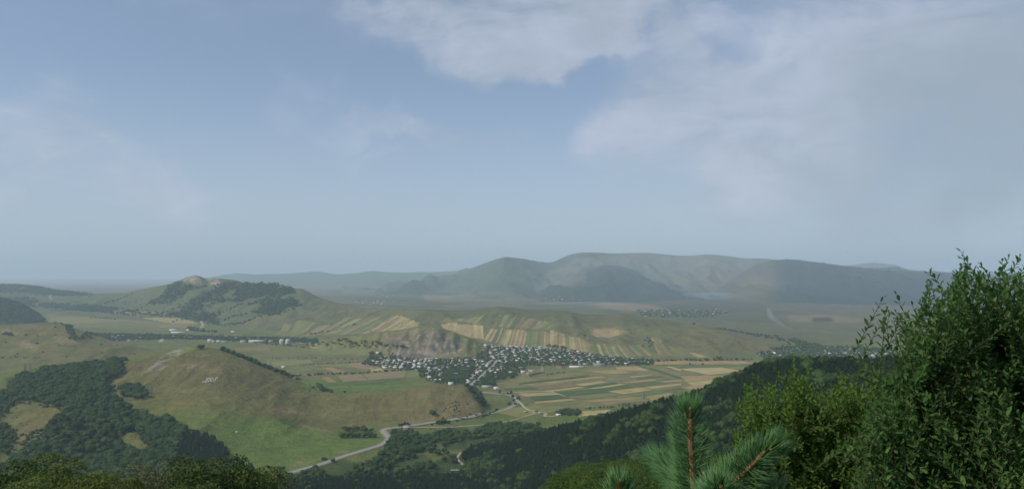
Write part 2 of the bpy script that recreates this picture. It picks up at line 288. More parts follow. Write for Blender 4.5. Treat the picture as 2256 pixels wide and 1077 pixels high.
lay(pm([(60, 900), (125, 900), (100, 930), (50, 975), (25, 980)], 9, (800, 2000))*.6, BROWNG)
lay(pm(GLADE_L, 4, (800, 2000))*.8, OLIVE*1.2)
# low hill and dark wooded hill at the far left
g = on('low_hill'); lay(g*.7, OLIVE*.95); lay(g*sstep(fbm(GX/120, GY/200, 3, 71), -.2, .6)*.6, BROWNG)
for x, y, a, b, r in [(20, 730, 30, 6, 10), (60, 760, 24, 8, 20), (150, 752, 34, 7, 12)]: lay(g*pe(x, y, a, b, r)*.5, TAN*.8)
lay(on('wooded_hill')*.85, FOREST*1.3)
# rocky hill, its bare cliffs and gullies
g = on('rocky_hill'); g1 = g*(gpx < 760)
lay(g*.75, np.array((.135, .135, .058))); lay(g*(1-sstep(gpx, 640, 760))*.75, np.array((.092, .115, .050)))
FOREST_R = [[(372, 628), (402, 620), (425, 630), (460, 632), (500, 622), (560, 624), (610, 626), (650, 636), (640, 650), (600, 662), (560, 668), (500, 664), (440, 662), (400, 660), (340, 672), (330, 664), (360, 650)],
            [(590, 664), (640, 650), (662, 672), (655, 686), (600, 692), (560, 690), (570, 676)], [(370, 686), (420, 682), (480, 694), (470, 706), (430, 704), (380, 696)], [(410, 660), (440, 662), (450, 680), (420, 692), (400, 690)],
            [(-60, 625), (40, 627), (100, 634), (150, 642), (210, 650), (120, 650), (60, 645), (0, 642), (-60, 640)], [(-60, 655), (60, 655), (110, 668), (200, 672), (300, 684), (380, 694), (300, 690), (150, 680), (40, 672)]]
fr_n = fbm(GX/150, GY/260, 4, 97)
for p in FOREST_R: lay(pm(p, 5, (4200, 8500))*.85*sstep(fr_n, -.55, -.05), FOREST*1.5)
for p in [[(402, 618), (412, 609), (428, 606), (440, 612), (449, 627), (436, 630), (420, 622), (405, 622)], [(452, 617), (462, 612), (478, 614), (486, 626), (492, 633), (478, 632), (462, 624)], [(548, 640), (556, 640), (558, 644), (548, 643)]]:
    lay(g*pm(p, 1.5, (4200, 7000))*(.25+.75*sstep(fbm(GX/60, GY/60, 4, 33), -.5, .2)), ROCK*np.array((1.05, 1.0, .95)))
lay(g*pe(575, 712, 70, 14, -12, .6)*.6, BROWNG); lay(g*pe(640, 740, 40, 6, -5, .6)*.5, TAN*.8); lay(g*pe(680, 690, 40, 8, 20)*.3, TAN*.7)
lay(g*sstep(gpx, 900, 1000)*pm([(860, 676), (1100, 672), (1300, 690), (1500, 708), (1500, 722), (1300, 712), (1180, 700), (1090, 712), (1000, 702), (880, 690)], 6)*.45, np.array((.075, .085, .036)))
lay(g*pm([(1480, 720), (1600, 735), (1700, 765), (1650, 778), (1500, 770)], 10)*.5, BROWNG*.95)
lay(g*pe(1340, 731, 40, 8, 2, .3)*.6, TAN*.9); lay(g*pe(1500, 782, 60, 6, 3)*.4, TAN*.8)
# rocky knoll
g = on('rocky_knoll'); kn = sstep(fbm(GX/28, GY/40, 4, 81), -.5, .35)
lay(g*1.0, OLIVE*1.15); lay(g*pm([(850, 752), (880, 742), (900, 730), (925, 727), (960, 727), (990, 738), (1020, 756), (1000, 772), (985, 792), (900, 792), (860, 775), (820, 762)], 9)*kn*.9, ROCK*.95)
lay(g*pe(900, 758, 55, 14, 20, .6)*kn*.5, ROCK*np.array((.95, .85, .9))); lay(g*pe(992, 768, 26, 14, 20, .6)*kn*.7, ROCK*1.35)
lay(g*pm([(850, 752), (880, 742), (900, 730), (960, 730), (1010, 748), (1000, 780), (900, 790), (850, 770)], 8)*sstep(ridged(GX/45, GY/60, 3, 15), .55, 1.0)*.75, np.array((.09, .085, .06)))
# mountains: forest and grass tones, with cloud shadow and lit gaps painted in
g = on('mountain_range', 'mountain_spur', 'dark_mountain')
f1 = fbm(GX/1500+.3, GY/2600, 4, 91)
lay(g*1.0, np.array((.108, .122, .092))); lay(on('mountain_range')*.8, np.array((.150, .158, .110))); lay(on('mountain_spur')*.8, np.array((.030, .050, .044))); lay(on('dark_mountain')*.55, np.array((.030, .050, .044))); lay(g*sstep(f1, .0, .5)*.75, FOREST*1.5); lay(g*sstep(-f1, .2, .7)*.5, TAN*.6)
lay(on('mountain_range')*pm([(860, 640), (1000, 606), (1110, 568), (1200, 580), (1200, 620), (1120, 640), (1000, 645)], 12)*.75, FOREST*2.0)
FOREST_CLOUD_SHADE = np.array((.024, .042, .038))
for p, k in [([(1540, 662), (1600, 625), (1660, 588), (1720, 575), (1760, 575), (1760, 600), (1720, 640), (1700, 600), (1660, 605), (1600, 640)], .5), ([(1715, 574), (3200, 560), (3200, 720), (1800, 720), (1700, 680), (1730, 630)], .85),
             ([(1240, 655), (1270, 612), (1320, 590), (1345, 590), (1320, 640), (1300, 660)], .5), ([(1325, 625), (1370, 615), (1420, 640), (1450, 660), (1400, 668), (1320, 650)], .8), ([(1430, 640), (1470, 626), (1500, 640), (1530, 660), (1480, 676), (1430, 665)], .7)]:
    lay(g*pm(p, 24)*k, FOREST_CLOUD_SHADE)
lay(g*pm([(1600, 655), (1640, 625), (1690, 612), (1715, 630), (1690, 655), (1620, 672)], 22)*.5, TAN*.55)
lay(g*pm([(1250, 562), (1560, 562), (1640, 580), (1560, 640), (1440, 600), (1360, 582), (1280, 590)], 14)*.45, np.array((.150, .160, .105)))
lay(on('distant_hill', 'far_peak')*1.0, FOREST*3)
# far plain details
g = on('ground')
lay(g*sstep(gpx, 1380, 1560)*sstep(GY, 3100, 3600)*(1-sstep(GY, 6500, 9000))*(.45+.4*sstep(fbm(GX/160, GY/500, 3, 23), -.4, .4)), np.array((.118, .104, .066)))
for p, k, c in [([(1735, 695), (1830, 693), (1905, 705), (1880, 712), (1740, 708)], .7, TAN*.65), ([(1790, 700), (1828, 698), (1838, 708), (1792, 709)], .9, FOREST), ([(1560, 660), (1680, 668), (1700, 690), (1560, 684), (1300, 690)], .4, FOREST*1.5),
                ([(1340, 665), (1440, 672), (1480, 684), (1380, 686), (1300, 672)], .6, TAN*.8), ([(930, 650), (1180, 652), (1190, 664), (940, 662)], .5, TAN*.8), ([(1600, 720), (1960, 752), (1960, 768), (1640, 738)], .4, BROWNG), ([(1180, 676), (1560, 694), (1700, 690), (1740, 715), (1500, 706)], .5, DKG*1.4)]:
    lay(g*pm(p, 3, (4500, 1e9))*k, c)
# village ground, left meadows, farmed plain
lay(g*pm([(1090, 835), (1180, 815), (1440, 800), (1670, 795), (1680, 830), (1480, 880), (1250, 912), (1170, 900), (1150, 880), (1110, 865)], 8, (1400, 3200))*.75, np.array((.20, .185, .085)))
lay(g*pm([(560, 760), (800, 762), (800, 790), (860, 815), (920, 830), (860, 836), (640, 832), (560, 790)], 8, (1900, 4200))*.6, np.array((.175, .17, .078)))
VIL = [[(795, 803), (815, 788), (812, 778), (860, 778), (905, 790), (960, 793), (1040, 788), (1068, 762), (1110, 766), (1262, 772), (1330, 785), (1435, 795), (1432, 805), (1260, 805), (1165, 806), (1150, 818), (1135, 832), (1090, 840), (1060, 852), (1030, 850), (960, 845), (925, 832), (920, 815), (860, 812)],
       [(200, 736), (340, 738), (700, 748), (700, 757), (500, 750), (380, 747), (250, 752)], [(1665, 778), (1760, 765), (1960, 768), (2000, 800), (1700, 800)]]
for p in VIL: lay(g*pm(p, 4, (1900, 4300))*.8, np.array((.11, .115, .06)))
lay(g*pm([(100, 690), (330, 690), (440, 712), (420, 730), (120, 712)], 6, (3300, 6500))*.4, TAN*.75)
# woods on the valley floor and on the slopes
WOOD_V = [[(868, 943), (905, 945), (935, 955), (975, 945), (1000, 940), (1035, 950), (1080, 930), (1150, 928), (1178, 935), (1190, 942), (1240, 945), (1150, 965), (1120, 970), (1060, 978), (1045, 985), (1020, 992), (975, 990), (978, 975), (950, 985), (930, 990), (880, 998), (850, 985), (855, 960)],
          [(720, 1012), (760, 1010), (800, 1022), (850, 990), (930, 995), (955, 1010), (970, 1030), (940, 1032), (900, 1030), (840, 1040), (720, 1050), (600, 1062), (600, 1052), (680, 1035)]]
for p in WOOD_V: lay(pm(p, 4, (1000, 1900))*.75, FOREST*1.6)
lay(pm([(600, 1056), (760, 1045), (900, 1034), (1000, 1003), (1080, 978), (1300, 1100), (600, 1100)], 5, (850, 1400))*.9, FOREST*1.3)
lay(on('forest_spur')*1.0, FOREST*1.3); lay(on('camera_slope')*1.0, FOREST*1.8)
lay(g*pm([(1060, 880), (1200, 900), (1420, 885), (1300, 930), (1190, 935), (1000, 930)], 12, (1100, 2000))*.5, GREEN)
col *= (1+.10*fbm(GX/35, GY/35, 3, 95))[..., None]
col = np.clip(col, .008, .6)

# ------------------------------------------------------------------ mesh and material helpers
def link(o, parent=None, **props):
    if not o.users_collection: COL.objects.link(o)
    if parent is not None: o.parent = parent
    for k, v in props.items(): o[k] = v
    return o
def mesh_np(name, V, Fc, mat=None, smooth=False, colors=None):
    """V (n,3); Fc (m,3) or (m,4) index array or list of such"""
    me = bpy.data.meshes.new(name); V = np.ascontiguousarray(V, dtype=np.float32)
    arrs = Fc if isinstance(Fc, list) else [Fc]; arrs = [np.asarray(a) for a in arrs if len(a)]
    me.vertices.add(len(V)); me.vertices.foreach_set('co', V.ravel())
    nl = sum(a.size for a in arrs); npoly = sum(len(a) for a in arrs)
    me.loops.add(nl); me.polygons.add(npoly)
    me.loops.foreach_set('vertex_index', np.concatenate([a.ravel() for a in arrs]).astype(np.int32))
    tot = np.concatenate([np.full(len(a), a.shape[1]) for a in arrs]); st = np.concatenate([[0], np.cumsum(tot)[:-1]])
    me.polygons.foreach_set('loop_start', st.astype(np.int32)); me.polygons.foreach_set('loop_total', tot.astype(np.int32))
    if smooth: me.polygons.foreach_set('use_smooth', np.ones(npoly, bool))
    if colors is not None:
        a = me.color_attributes.new('Col', 'FLOAT_COLOR', 'POINT'); c = np.ones((len(V), 4), np.float32); c[:, :3] = colors; a.data.foreach_set('color', c.ravel())
    for m_ in (mat if isinstance(mat, (list, tuple)) else [mat]):
        if m_ is not None: me.materials.append(m_)
    me.update(calc_edges=True); return me
def material(name):
    m_ = bpy.data.materials.new(name); m_.use_nodes = True; m_.node_tree.nodes.clear(); return m_, NT(m_.node_tree)
def finish(t, bsdf, disp=None):
    t.node('ShaderNodeOutputMaterial', ins={0: bsdf})
def principled(t, color, rough=.9, spec=.15, normal=None, **kw):
    n = t.node('ShaderNodeBsdfPrincipled'); 
    for k, v in {'Base Color': color, 'Roughness': rough, 'Specular IOR Level': spec, **kw}.items():
        if hasattr(v, 'is_linked'): t.l.new(v, n.inputs[k])
        else: n.inputs[k].default_value = (*v, 1) if isinstance(v, tuple) and len(v) == 3 else v
    if normal is not None: t.l.new(normal, n.inputs['Normal'])
    return n.outputs[0]
def simple_mat(name, color, rough=.85, spec=.2, var=.15, scale=.4, metallic=0.0):
    m_, t = material(name); oc = t.node('ShaderNodeTexCoord').outputs['Object']
    n = t.noise(oc, scale, 4).outputs[0]; r = t.node('ShaderNodeObjectInfo').outputs['Random']
    v = t.math('MULTIPLY_ADD', t.math('SUBTRACT', n, .5), var*2, t.math('MULTIPLY_ADD', t.math('SUBTRACT', r, .5), var, 1.0))
    c = t.node('ShaderNodeCombineColor', ins={0: v, 1: v, 2: v}).outputs[0]
    finish(t, principled(t, t.mix(1.0, color, c, 'MULTIPLY'), rough, spec, Metallic=metallic)); return m_
# terrain: vertex colour broken up by world-space noise at three scales, with tufty relief
m_terr, t = material('terrain'); oc = t.node('ShaderNodeTexCoord').outputs['Object']
vc = t.node('ShaderNodeVertexColor', layer_name='Col').outputs[0]
a1 = t.noise(oc, .011, 6, .62).outputs[0]; a2 = t.noise(oc, .07, 5, .6).outputs[0]; a3 = t.noise(oc, .35, 3, .6).outputs[0]
gz = t.node('ShaderNodeTexNoise', ins={'Vector': t.vmath('MULTIPLY', oc, (.006, .006, .55)), 'Scale': 1.0, 'Detail': 4.0, 'Roughness': .65}).outputs[0]
v = t.math('MULTIPLY_ADD', t.math('SUBTRACT', gz, .5), .42, 0.0)
v = t.math('ADD', v, t.math('MULTIPLY_ADD', t.math('SUBTRACT', a1, .5), .9, t.math('MULTIPLY_ADD', t.math('SUBTRACT', a2, .5), .75, t.math('MULTIPLY_ADD', t.math('SUBTRACT', a3, .5), .45, 1.0))))
c = t.mix(1.0, vc, t.node('ShaderNodeCombineColor', ins={0: v, 1: v, 2: v}).outputs[0], 'MULTIPLY')
hue = t.rng(t.noise(oc, .02, 4, .6, .6).outputs[0], .4, .65)
c = t.mix(t.math('MULTIPLY', hue, .35), c, t.mix(1.0, c, (1.18, 1.02, .84), 'MULTIPLY'))
bp = t.node('ShaderNodeBump', ins={'Strength': .8, 'Distance': 6.0, 'Height': t.math('ADD', t.math('ADD', a2, t.math('MULTIPLY', a3, .35)), t.math('MULTIPLY', a1, 3.0))}).outputs[0]
finish(t, principled(t, c, .95, .05, bp))
def field_material(name, row_scale):
    m_, t = material(name); oc = t.node('ShaderNodeTexCoord').outputs['Object']
    base = t.node('ShaderNodeObjectInfo').outputs['Color']
    uv = t.node('ShaderNodeUVMap', uv_map='rows').outputs[0]
    st = t.noise(t.vmath('MULTIPLY', uv, (row_scale, .02, 1)), 1.0, 4, .6).outputs[0]
    a1 = t.noise(oc, .02, 5, .6).outputs[0]; a2 = t.noise(oc, .15, 4, .6).outputs[0]
    v = t.math('MULTIPLY_ADD', t.math('SUBTRACT', st, .5), .7, t.math('MULTIPLY_ADD', t.math('SUBTRACT', a1, .5), .8, t.math('MULTIPLY_ADD', t.math('SUBTRACT', a2, .5), .5, 1.0)))
    c = t.mix(1.0, base, t.node('ShaderNodeCombineColor', ins={0: v, 1: v, 2: t.math('MULTIPLY', v, .97)}).outputs[0], 'MULTIPLY')
    finish(t, principled(t, c, .95, .05)); return m_
m_field = field_material('field_crop', .25)
# terrain meshes, one per hill
vidx = np.arange(NR*NC).reshape(NR, NC)
quads = np.stack([vidx[:-1, :-1], vidx[:-1, 1:], vidx[1:, 1:], vidx[1:, :-1]], -1).reshape(-1, 4)
fid = GID[:-1, :-1].reshape(-1)
allV = np.stack([GX, GY, GZ], -1).reshape(-1, 3); allC = col.reshape(-1, 3)
OBJNAME = {'grassy_hill': 'hill', 'low_hill': 'hill', 'wooded_hill': 'hill', 'rocky_hill': 'rocky_hill', 'rocky_knoll': 'rocky_hill', 'distant_hill': 'distant_hills', 'far_peak': 'distant_mountain', 'mountain_range': 'mountain', 'mountain_spur': 'mountain', 'dark_mountain': 'mountain', 'forest_spur': 'hillside', 'camera_slope': 'hillside', 'ground': 'ground'}
LBL = {'grassy_hill': 'green and brown grassy hill carrying white letters', 'low_hill': 'low brown grassy hill before the far left village', 'wooded_hill': 'small dark wooded hill at the left edge', 'rocky_hill': 'long ridge from the rocky summit down to the striped fields',
       'rocky_knoll': 'bare grey rocky knoll rising behind the village', 'mountain_range': 'hazy mountain range closing the plain', 'mountain_spur': 'middle spur standing before the mountain range', 'dark_mountain': 'dark forested mountain at the right, cloud shadow painted in', 'forest_spur': 'pine covered spur falling towards the valley', 'camera_slope': 'slope falling away below the viewpoint', 'ground': 'valley floor and the hazy plain beyond'}
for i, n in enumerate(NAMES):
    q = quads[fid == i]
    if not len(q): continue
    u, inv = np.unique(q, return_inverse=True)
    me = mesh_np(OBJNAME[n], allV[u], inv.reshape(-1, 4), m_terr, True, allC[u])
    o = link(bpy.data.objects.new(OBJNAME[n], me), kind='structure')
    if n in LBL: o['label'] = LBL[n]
# haze: one closed box of even, thin air
bx = [(-60000, 60000), (-3000, 36500), (-12, 820)]
hv = [(x, y, z) for x in bx[0] for y in bx[1] for z in bx[2]]
hm = mesh_np('haze', np.array(hv), np.array([(0, 1, 3, 2), (4, 6, 7, 5), (0, 4, 5, 1), (2, 3, 7, 6), (0, 2, 6, 4), (1, 5, 7, 3)]))
m_haze, t = material('haze')
pv = t.node('ShaderNodeVolumePrincipled'); pv.inputs['Color'].default_value = (*HAZE_COLOR, 1); pv.inputs['Density'].default_value = HAZE_DENSITY; pv.inputs['Anisotropy'].default_value = 0.0
t.l.new(pv.outputs[0], t.node('ShaderNodeOutputMaterial').inputs['Volume']); m_haze.cycles.homogeneous_volume = True
hm.materials.append(m_haze); link(bpy.data.objects.new('haze', hm), kind='stuff', label='pale blue summer haze filling the valley air')

# ------------------------------------------------------------------ fields: each plot is a sheet just above the ground
FC = {'tan': (.31, .235, .118), 'straw': (.345, .285, .14), 'pale': (.37, .33, .19), 'brown': (.225, .17, .10), 'orange': (.32, .20, .10), 'olive': (.165, .165, .065), 'green': (.105, .145, .052), 'dk': (.070, .108, .042), 'mix': (.21, .19, .085), 'faint': (.145, .15, .062)}
def field(c4, kind, lift=0.45, ymin=1000, world=False, jit=.12):
    C = [np.array(c) if world else hit(c[0], c[1], ymin) for c in c4]
    L1 = max(np.linalg.norm(C[1]-C[0]), np.linalg.norm(C[2]-C[3])); L2 = max(np.linalg.norm(C[3]-C[0]), np.linalg.norm(C[2]-C[1]))
    st = 11 if C[0][1] < 3600 else 16
    nu, nv = int(np.clip(L1/st, 1, 90))+1, int(np.clip(L2/st, 1, 90))+1
    u, v = np.meshgrid(np.linspace(0, 1, nu), np.linspace(0, 1, nv))
    P = (C[0]*((1-u)*(1-v))[..., None]+C[1]*(u*(1-v))[..., None]+C[2]*(u*v)[..., None]+C[3]*((1-u)*v)[..., None])
    X, Y = P[..., 0], P[..., 1]
    e = np.minimum(np.minimum(u, 1-u), np.minimum(v, 1-v)); X = X+(e < .001)*fbm(X/40, Y/40, 2, 3)*min(L1, L2)*jit*.3
    Z = zat(X, Y)+lift+Y*1e-4
    idx = np.arange(nu*nv).reshape(nv, nu); q = np.stack([idx[:-1, :-1], idx[:-1, 1:], idx[1:, 1:], idx[1:, :-1]], -1).reshape(-1, 4)
    me = mesh_np('field', np.stack([X, Y, Z], -1).reshape(-1, 3), q, m_field, True)
    uvl = me.uv_layers.new(name='rows'); long_u = L1 > L2
    uvv = np.stack([(v*L2 if long_u else u*L1), (u*L1 if long_u else v*L2)], -1).reshape(-1, 2)[q.ravel()]
    uvl.data.foreach_set('uv', uvv.astype(np.float32).ravel())
    if me.polygons[0].normal.z < 0: me.flip_normals()
    o = link(bpy.data.objects.new('field', me), kind='structure')
    c = np.array(FC[kind])*rng.uniform(.88, 1.12)*(1+rng.uniform(-.05, .05, 3)); c = c*1.04*np.array((1, 1, .9)); o.color = (*c, 1)
    return o
def uvb(s): return [(1100+u/5.64, 760+v/5.64) for u, v in s]
def uvl_(s): return [(600+u/3.59, 560+v/3.59) for u, v in s]
RIGHT = [([(1430, 275), (1640, 268), (1820, 320), (1500, 322)], 'tan'), ([(1650, 268), (1700, 262), (1860, 318), (1810, 320)], 'pale'), ([(1740, 262), (1800, 262), (2256, 400), (2256, 422)], 'dk'), ([(1870, 270), (1990, 270), (2256, 345), (2256, 392)], 'mix'),
  ([(2060, 265), (2120, 265), (2256, 300), (2256, 328)], 'straw'), ([(1040, 320), (1480, 310), (1700, 347), (1340, 364)], 'tan'), ([(1620, 392), (1890, 370), (1912, 380), (1650, 405)], 'pale'), ([(1680, 417), (2010, 385), (2040, 395), (1730, 422)], 'dk'),
  ([(100, 450), (1040, 332), (1110, 370), (242, 476)], 'mix'), ([(240, 480), (1100, 376), (1130, 386), (262, 491)], 'dk'), ([(540, 468), (1250, 386), (1330, 404), (700, 474)], 'tan'), ([(262, 493), (700, 440), (830, 478), (430, 518)], 'mix'), ([(940, 490), (1260, 446), (1340, 462), (1050, 508)], 'straw'), ([(430, 522), (830, 482), (1000, 510), (522, 553)], 'brown'),
  ([(60, 537), (430, 523), (480, 548), (60, 562)], 'dk'), ([(520, 575), (1000, 517), (1060, 530), (622, 580)], 'straw'), ([(1052, 514), (1420, 466), (1480, 477), (1150, 530)], 'dk'), ([(1100, 537), (1500, 484), (1578, 492), (1182, 545)], 'straw'),
  ([(640, 587), (1182, 547), (1390, 580), (850, 638)], 'dk'), ([(1192, 545), (1580, 494), (1680, 525), (1330, 570)], 'dk'), ([(1584, 491), (1930, 450), (2110, 475), (1752, 521)], 'green'), ([(1340, 576), (1760, 526), (1900, 560), (1542, 611)], 'tan'),
  ([(1480, 467), (1900, 422), (1980, 440), (1602, 475)], 'tan'), ([(1782, 522), (2256, 476), (2256, 500), (1902, 545)], 'straw'), ([(2000, 562), (2256, 526), (2300, 590), (2150, 596)], 'green'), ([(1562, 612), (1990, 562), (2130, 586), (1702, 638)], 'green'),
  ([(230, 603), (660, 587), (762, 615), (330, 642)], 'tan'), ([(332, 652), (732, 618), (880, 655), (442, 700)], 'dk'), ([(442, 703), (890, 667), (960, 685), (452, 725)], 'straw'), ([(902, 652), (1300, 603), (1500, 622), (1100, 680)], 'olive'),
  ([(1010, 692), (1700, 652), (1800, 668), (1182, 713)], 'tan'), ([(1182, 716), (1800, 671), (1850, 690), (1302, 745)], 'brown'), ([(1822, 642), (2120, 592), (2190, 604), (1900, 690)], 'tan'), ([(460, 730), (900, 700), (1000, 730), (480, 760)], 'olive'), ([(2120, 480), (2300, 440), (2340, 470), (2250, 474)], 'olive'), ([(2000, 455), (2256, 430), (2256, 445), (2060, 465)], 'tan')]
for c4, k in RIGHT: field(uvb(c4), k)
for c4, k in [([(1435, 797), (1640, 795), (1662, 802), (1440, 803.5)], 'tan'), ([(1440, 804), (1664, 803), (1670, 808), (1450, 811)], 'green'), ([(1494, 812), (1590, 809), (1640, 818), (1560, 826)], 'straw'), ([(1596, 809), (1668, 808), (1655, 817), (1645, 818)], 'mix'), ([(1500, 829), (1560, 827), (1636, 820), (1620, 829), (1530, 840)][:2]+[(1622, 829), (1512, 842)], 'tan'),
              ([(1512, 843), (1600, 832), (1602, 840), (1530, 850)], 'straw'), ([(1500, 853), (1560, 845), (1575, 851), (1530, 861)], 'tan'), ([(1400, 806), (1436, 804), (1490, 811), (1440, 813)], 'olive'), ([(1490, 862), (1540, 853), (1545, 858), (1500, 867)], 'olive'), ([(1080, 905), (1180, 893), (1260, 900), (1140, 920)], 'olive'), ([(1270, 907), (1350, 902), (1330, 912), (1275, 918)], 'straw'),
              ([(1110, 878), (1165, 874), (1180, 884), (1150, 893)], 'faint')]: field(c4, k)
LEFT = [([(385, 896), (470, 893), (585, 935), (500, 940)], 'tan'), ([(390, 976), (450, 972), (515, 1010), (440, 1013)], 'orange'), ([(300, 872), (560, 862), (700, 900), (400, 890)], 'olive'), ([(710, 924), (1050, 925), (1050, 972), (762, 998)], 'brown'), ([(517, 962), (700, 945), (752, 998), (560, 1010)], 'brown'),
        ([(0, 732), (290, 735), (290, 800), (0, 815)], 'olive'), ([(290, 726), (450, 725), (500, 738), (330, 742)], 'tan'), ([(300, 745), (780, 748), (780, 795), (300, 800)], 'faint'), ([(0, 850), (300, 836), (330, 862), (0, 890)], 'mix'), ([(575, 868), (700, 852), (860, 893), (705, 912)], 'brown'), ([(770, 902), (850, 900), (880, 918), (790, 925)], 'straw'),
        ([(1060, 932), (1160, 922), (1165, 985), (1062, 972)], 'olive'), ([(-260, 820), (-30, 830), (-10, 850), (-240, 846)], 'mix'), ([(-300, 740), (-20, 735), (-10, 765), (-290, 768)], 'mix'), ([(600, 930), (700, 905), (860, 897), (760, 918)], 'faint'), ([(770, 1000), (1050, 975), (1040, 990), (800, 1020)], 'green'), ([(400, 1018), (760, 1003), (800, 1022), (430, 1040)], 'green')]
for c4, k in LEFT: field(uvl_(c4), k)
for c4, k in [([(232, 685), (325, 688), (385, 696), (300, 694)], 'tan'), ([(310, 699), (400, 702), (445, 713), (385, 714)], 'tan'), ([(110, 700), (225, 699), (300, 707), (100, 710)], 'mix'), ([(340, 716), (430, 716), (436, 721), (350, 722)], 'mix'), ([(100, 714), (330, 716), (330, 724), (160, 722)], 'olive')]: field(c4, k, ymin=3000)
# long ploughed strips fanning down the ridge behind the village
def strips(top, bot, n, kinds, ymin=2700, lo=0.0, gap=.06, s0=0.0, s1=1.0):
    """top and bottom are polylines of photo pixels; n strips of uneven width between them"""
    def at(pl, s):
        P = np.array(pl, float); L = np.concatenate([[0], np.cumsum(np.hypot(*np.diff(P, axis=0).T))]); L /= L[-1]
        return np.interp(s, L, P[:, 0]), np.interp(s, L, P[:, 1])
    w = rng.uniform(.45, 1.6, n); e = np.concatenate([[0], np.cumsum(w)])/w.sum()*(s1-s0)+s0
    last = None
    for i in range(n):
        k = kinds[rng.integers(len(kinds))]
        if k == last: k = kinds[rng.integers(len(kinds))]
        last = k
        if k is None: continue
        a, b = e[i], e[i+1]-(e[i+1]-e[i])*gap
        tt = rng.uniform(0, lo) if lo else 0
        T0, T1, B0, B1 = map(np.array, (at(top, a), at(top, b), at(bot, a), at(bot, b)))
        T0 = T0+(B0-T0)*tt; T1 = T1+(B1-T1)*tt
        field([T0, T1, B1, B0], k, ymin=ymin, jit=.04)
strips([(838, 690), (862, 692), (882, 695), (905, 702), (925, 710)], [(722, 736), (770, 738), (800, 735), (850, 730), (900, 724)], 17, ['tan', 'mix', 'brown', 'tan', 'faint', 'mix', 'green'], lo=.15)
strips([(880, 694), (905, 702), (925, 711)], [(835, 732), (865, 727), (902, 723)], 7, ['tan', 'tan', 'brown', 'straw'], lo=.08)
strips([(968, 713), (990, 709), (1008, 710)], [(992, 728), (1004, 735), (1012, 738)], 5, ['tan', 'tan', 'straw'], lo=.2)
strips([(992, 711), (1028, 713), (1064, 716)], [(996, 730), (1030, 742), (1066, 747)], 11, ['tan', 'straw', 'tan', 'dk', 'brown'], lo=.06)
FT = [(1084, 722), (1130, 722), (1165, 726), (1198, 727), (1215, 727), (1254, 735), (1270, 737), (1297, 753), (1331, 757), (1364, 760), (1392, 760), (1414, 760)]
FB = [(1066, 749), (1108, 760), (1160, 765), (1195, 768), (1232, 772), (1266, 777), (1285, 778), (1322, 788), (1360, 792), (1390, 792), (1420, 792), (1444, 792)]
strips(FT, FB, 58, ['tan', 'straw', 'tan', 'brown', 'olive', 'mix', 'green', 'tan', 'brown'], lo=.16)
strips([(1102, 688), (1130, 690), (1170, 700), (1205, 706), (1240, 716)], [(1086, 720), (1128, 721), (1165, 725), (1198, 726), (1215, 726)], 18, ['faint', 'mix', 'olive', 'green', 'faint', 'brown'], lo=.3)
strips([(986, 700), (1040, 700), (1075, 690)], [(960, 712), (1010, 709), (1050, 712)], 8, ['faint', 'mix', 'olive'], lo=.3)
strips([(1433, 744), (1444, 744), (1456, 748)], [(1450, 782), (1468, 786), (1484, 788)], 3, ['tan', 'straw', 'mix'])
strips([(1450, 745), (1480, 760), (1530, 765), (1560, 770)], [(1470, 792), (1520, 793), (1580, 792), (1640, 790)], 12, ['faint', 'mix', 'olive', 'tan', None], lo=.6)
strips([(640, 700), (690, 705), (760, 700), (820, 692)], [(600, 738), (640, 741), (690, 740), (720, 737)], 8, [None, 'faint', 'mix', 'brown'], lo=.4)
field([(1310, 728), (1362, 727), (1366, 737), (1300, 738)], 'tan', ymin=2700)
field([(985, 742), (1010, 741), (1088, 757), (1070, 760)], 'mix', ymin=2600)
strips([(1180, 640+16), (1300, 668), (1420, 676), (1500, 686)], [(1150, 668), (1280, 682), (1380, 688), (1470, 694)], 20, ['tan', 'brown', 'mix', 'faint', None], ymin=5200, lo=.3) if False else None

# ------------------------------------------------------------------ roads and tracks
def smooth_path(pts, n=12):
    P = np.array(pts, float); out = []
    Q = np.vstack([2*P[0]-P[1], P, 2*P[-1]-P[-2]])
    for i in range(1, len(Q)-2):
        p0, p1, p2, p3 = Q[i-1:i+3]
        for s in np.linspace(0, 1, n, endpoint=False): out.append(.5*((2*p1)+(-p0+p2)*s+(2*p0-5*p1+4*p2-p3)*s*s+(-p0+3*p1-3*p2+p3)*s**3))
    out.append(P[-1]); return np.array(out)
def ribbon(name, path, off0, off1, lift, mat, kind='structure', **kw):
    d = np.gradient(path, axis=0); d /= np.linalg.norm(d, axis=1)[:, None]+1e-9; nrm = np.stack([-d[:, 1], d[:, 0]], -1)
    cols_ = np.linspace(off0, off1, 4); V = []
    for o_ in cols_: q = path+nrm*o_; V.append(np.column_stack([q, zat(q[:, 0], q[:, 1])+lift]))
    n = len(path); V = np.concatenate(V); idx = np.arange(4*n).reshape(4, n)
    Z = V[:, 2].reshape(4, n); Z[:] = Z.mean(0)*.6+Z*.4; k = np.array([.25, .5, .25])
    for r in range(4): Z[r, 1:-1] = np.maximum(np.convolve(Z[r], k, 'valid'), Z[r, 1:-1])
    V[:, 2] = Z.ravel()
    q = np.stack([idx[:-1, :-1], idx[:-1, 1:], idx[1:, 1:], idx[1:, :-1]], -1).reshape(-1, 4)
    me = mesh_np(name, V, q, mat, True)
    if me.polygons[0].normal.z < 0: me.flip_normals()
    return link(bpy.data.objects.new(name, me), kind=kind, **kw)
m_road = simple_mat('asphalt', (.30, .29, .27), .9, .15, .25, .25); m_track = simple_mat('dirt_track', (.38, .32, .22), .95, .05, .3, .2); m_line = simple_mat('road_paint', (.75, .74, .70), .7, .2, .1, 1)
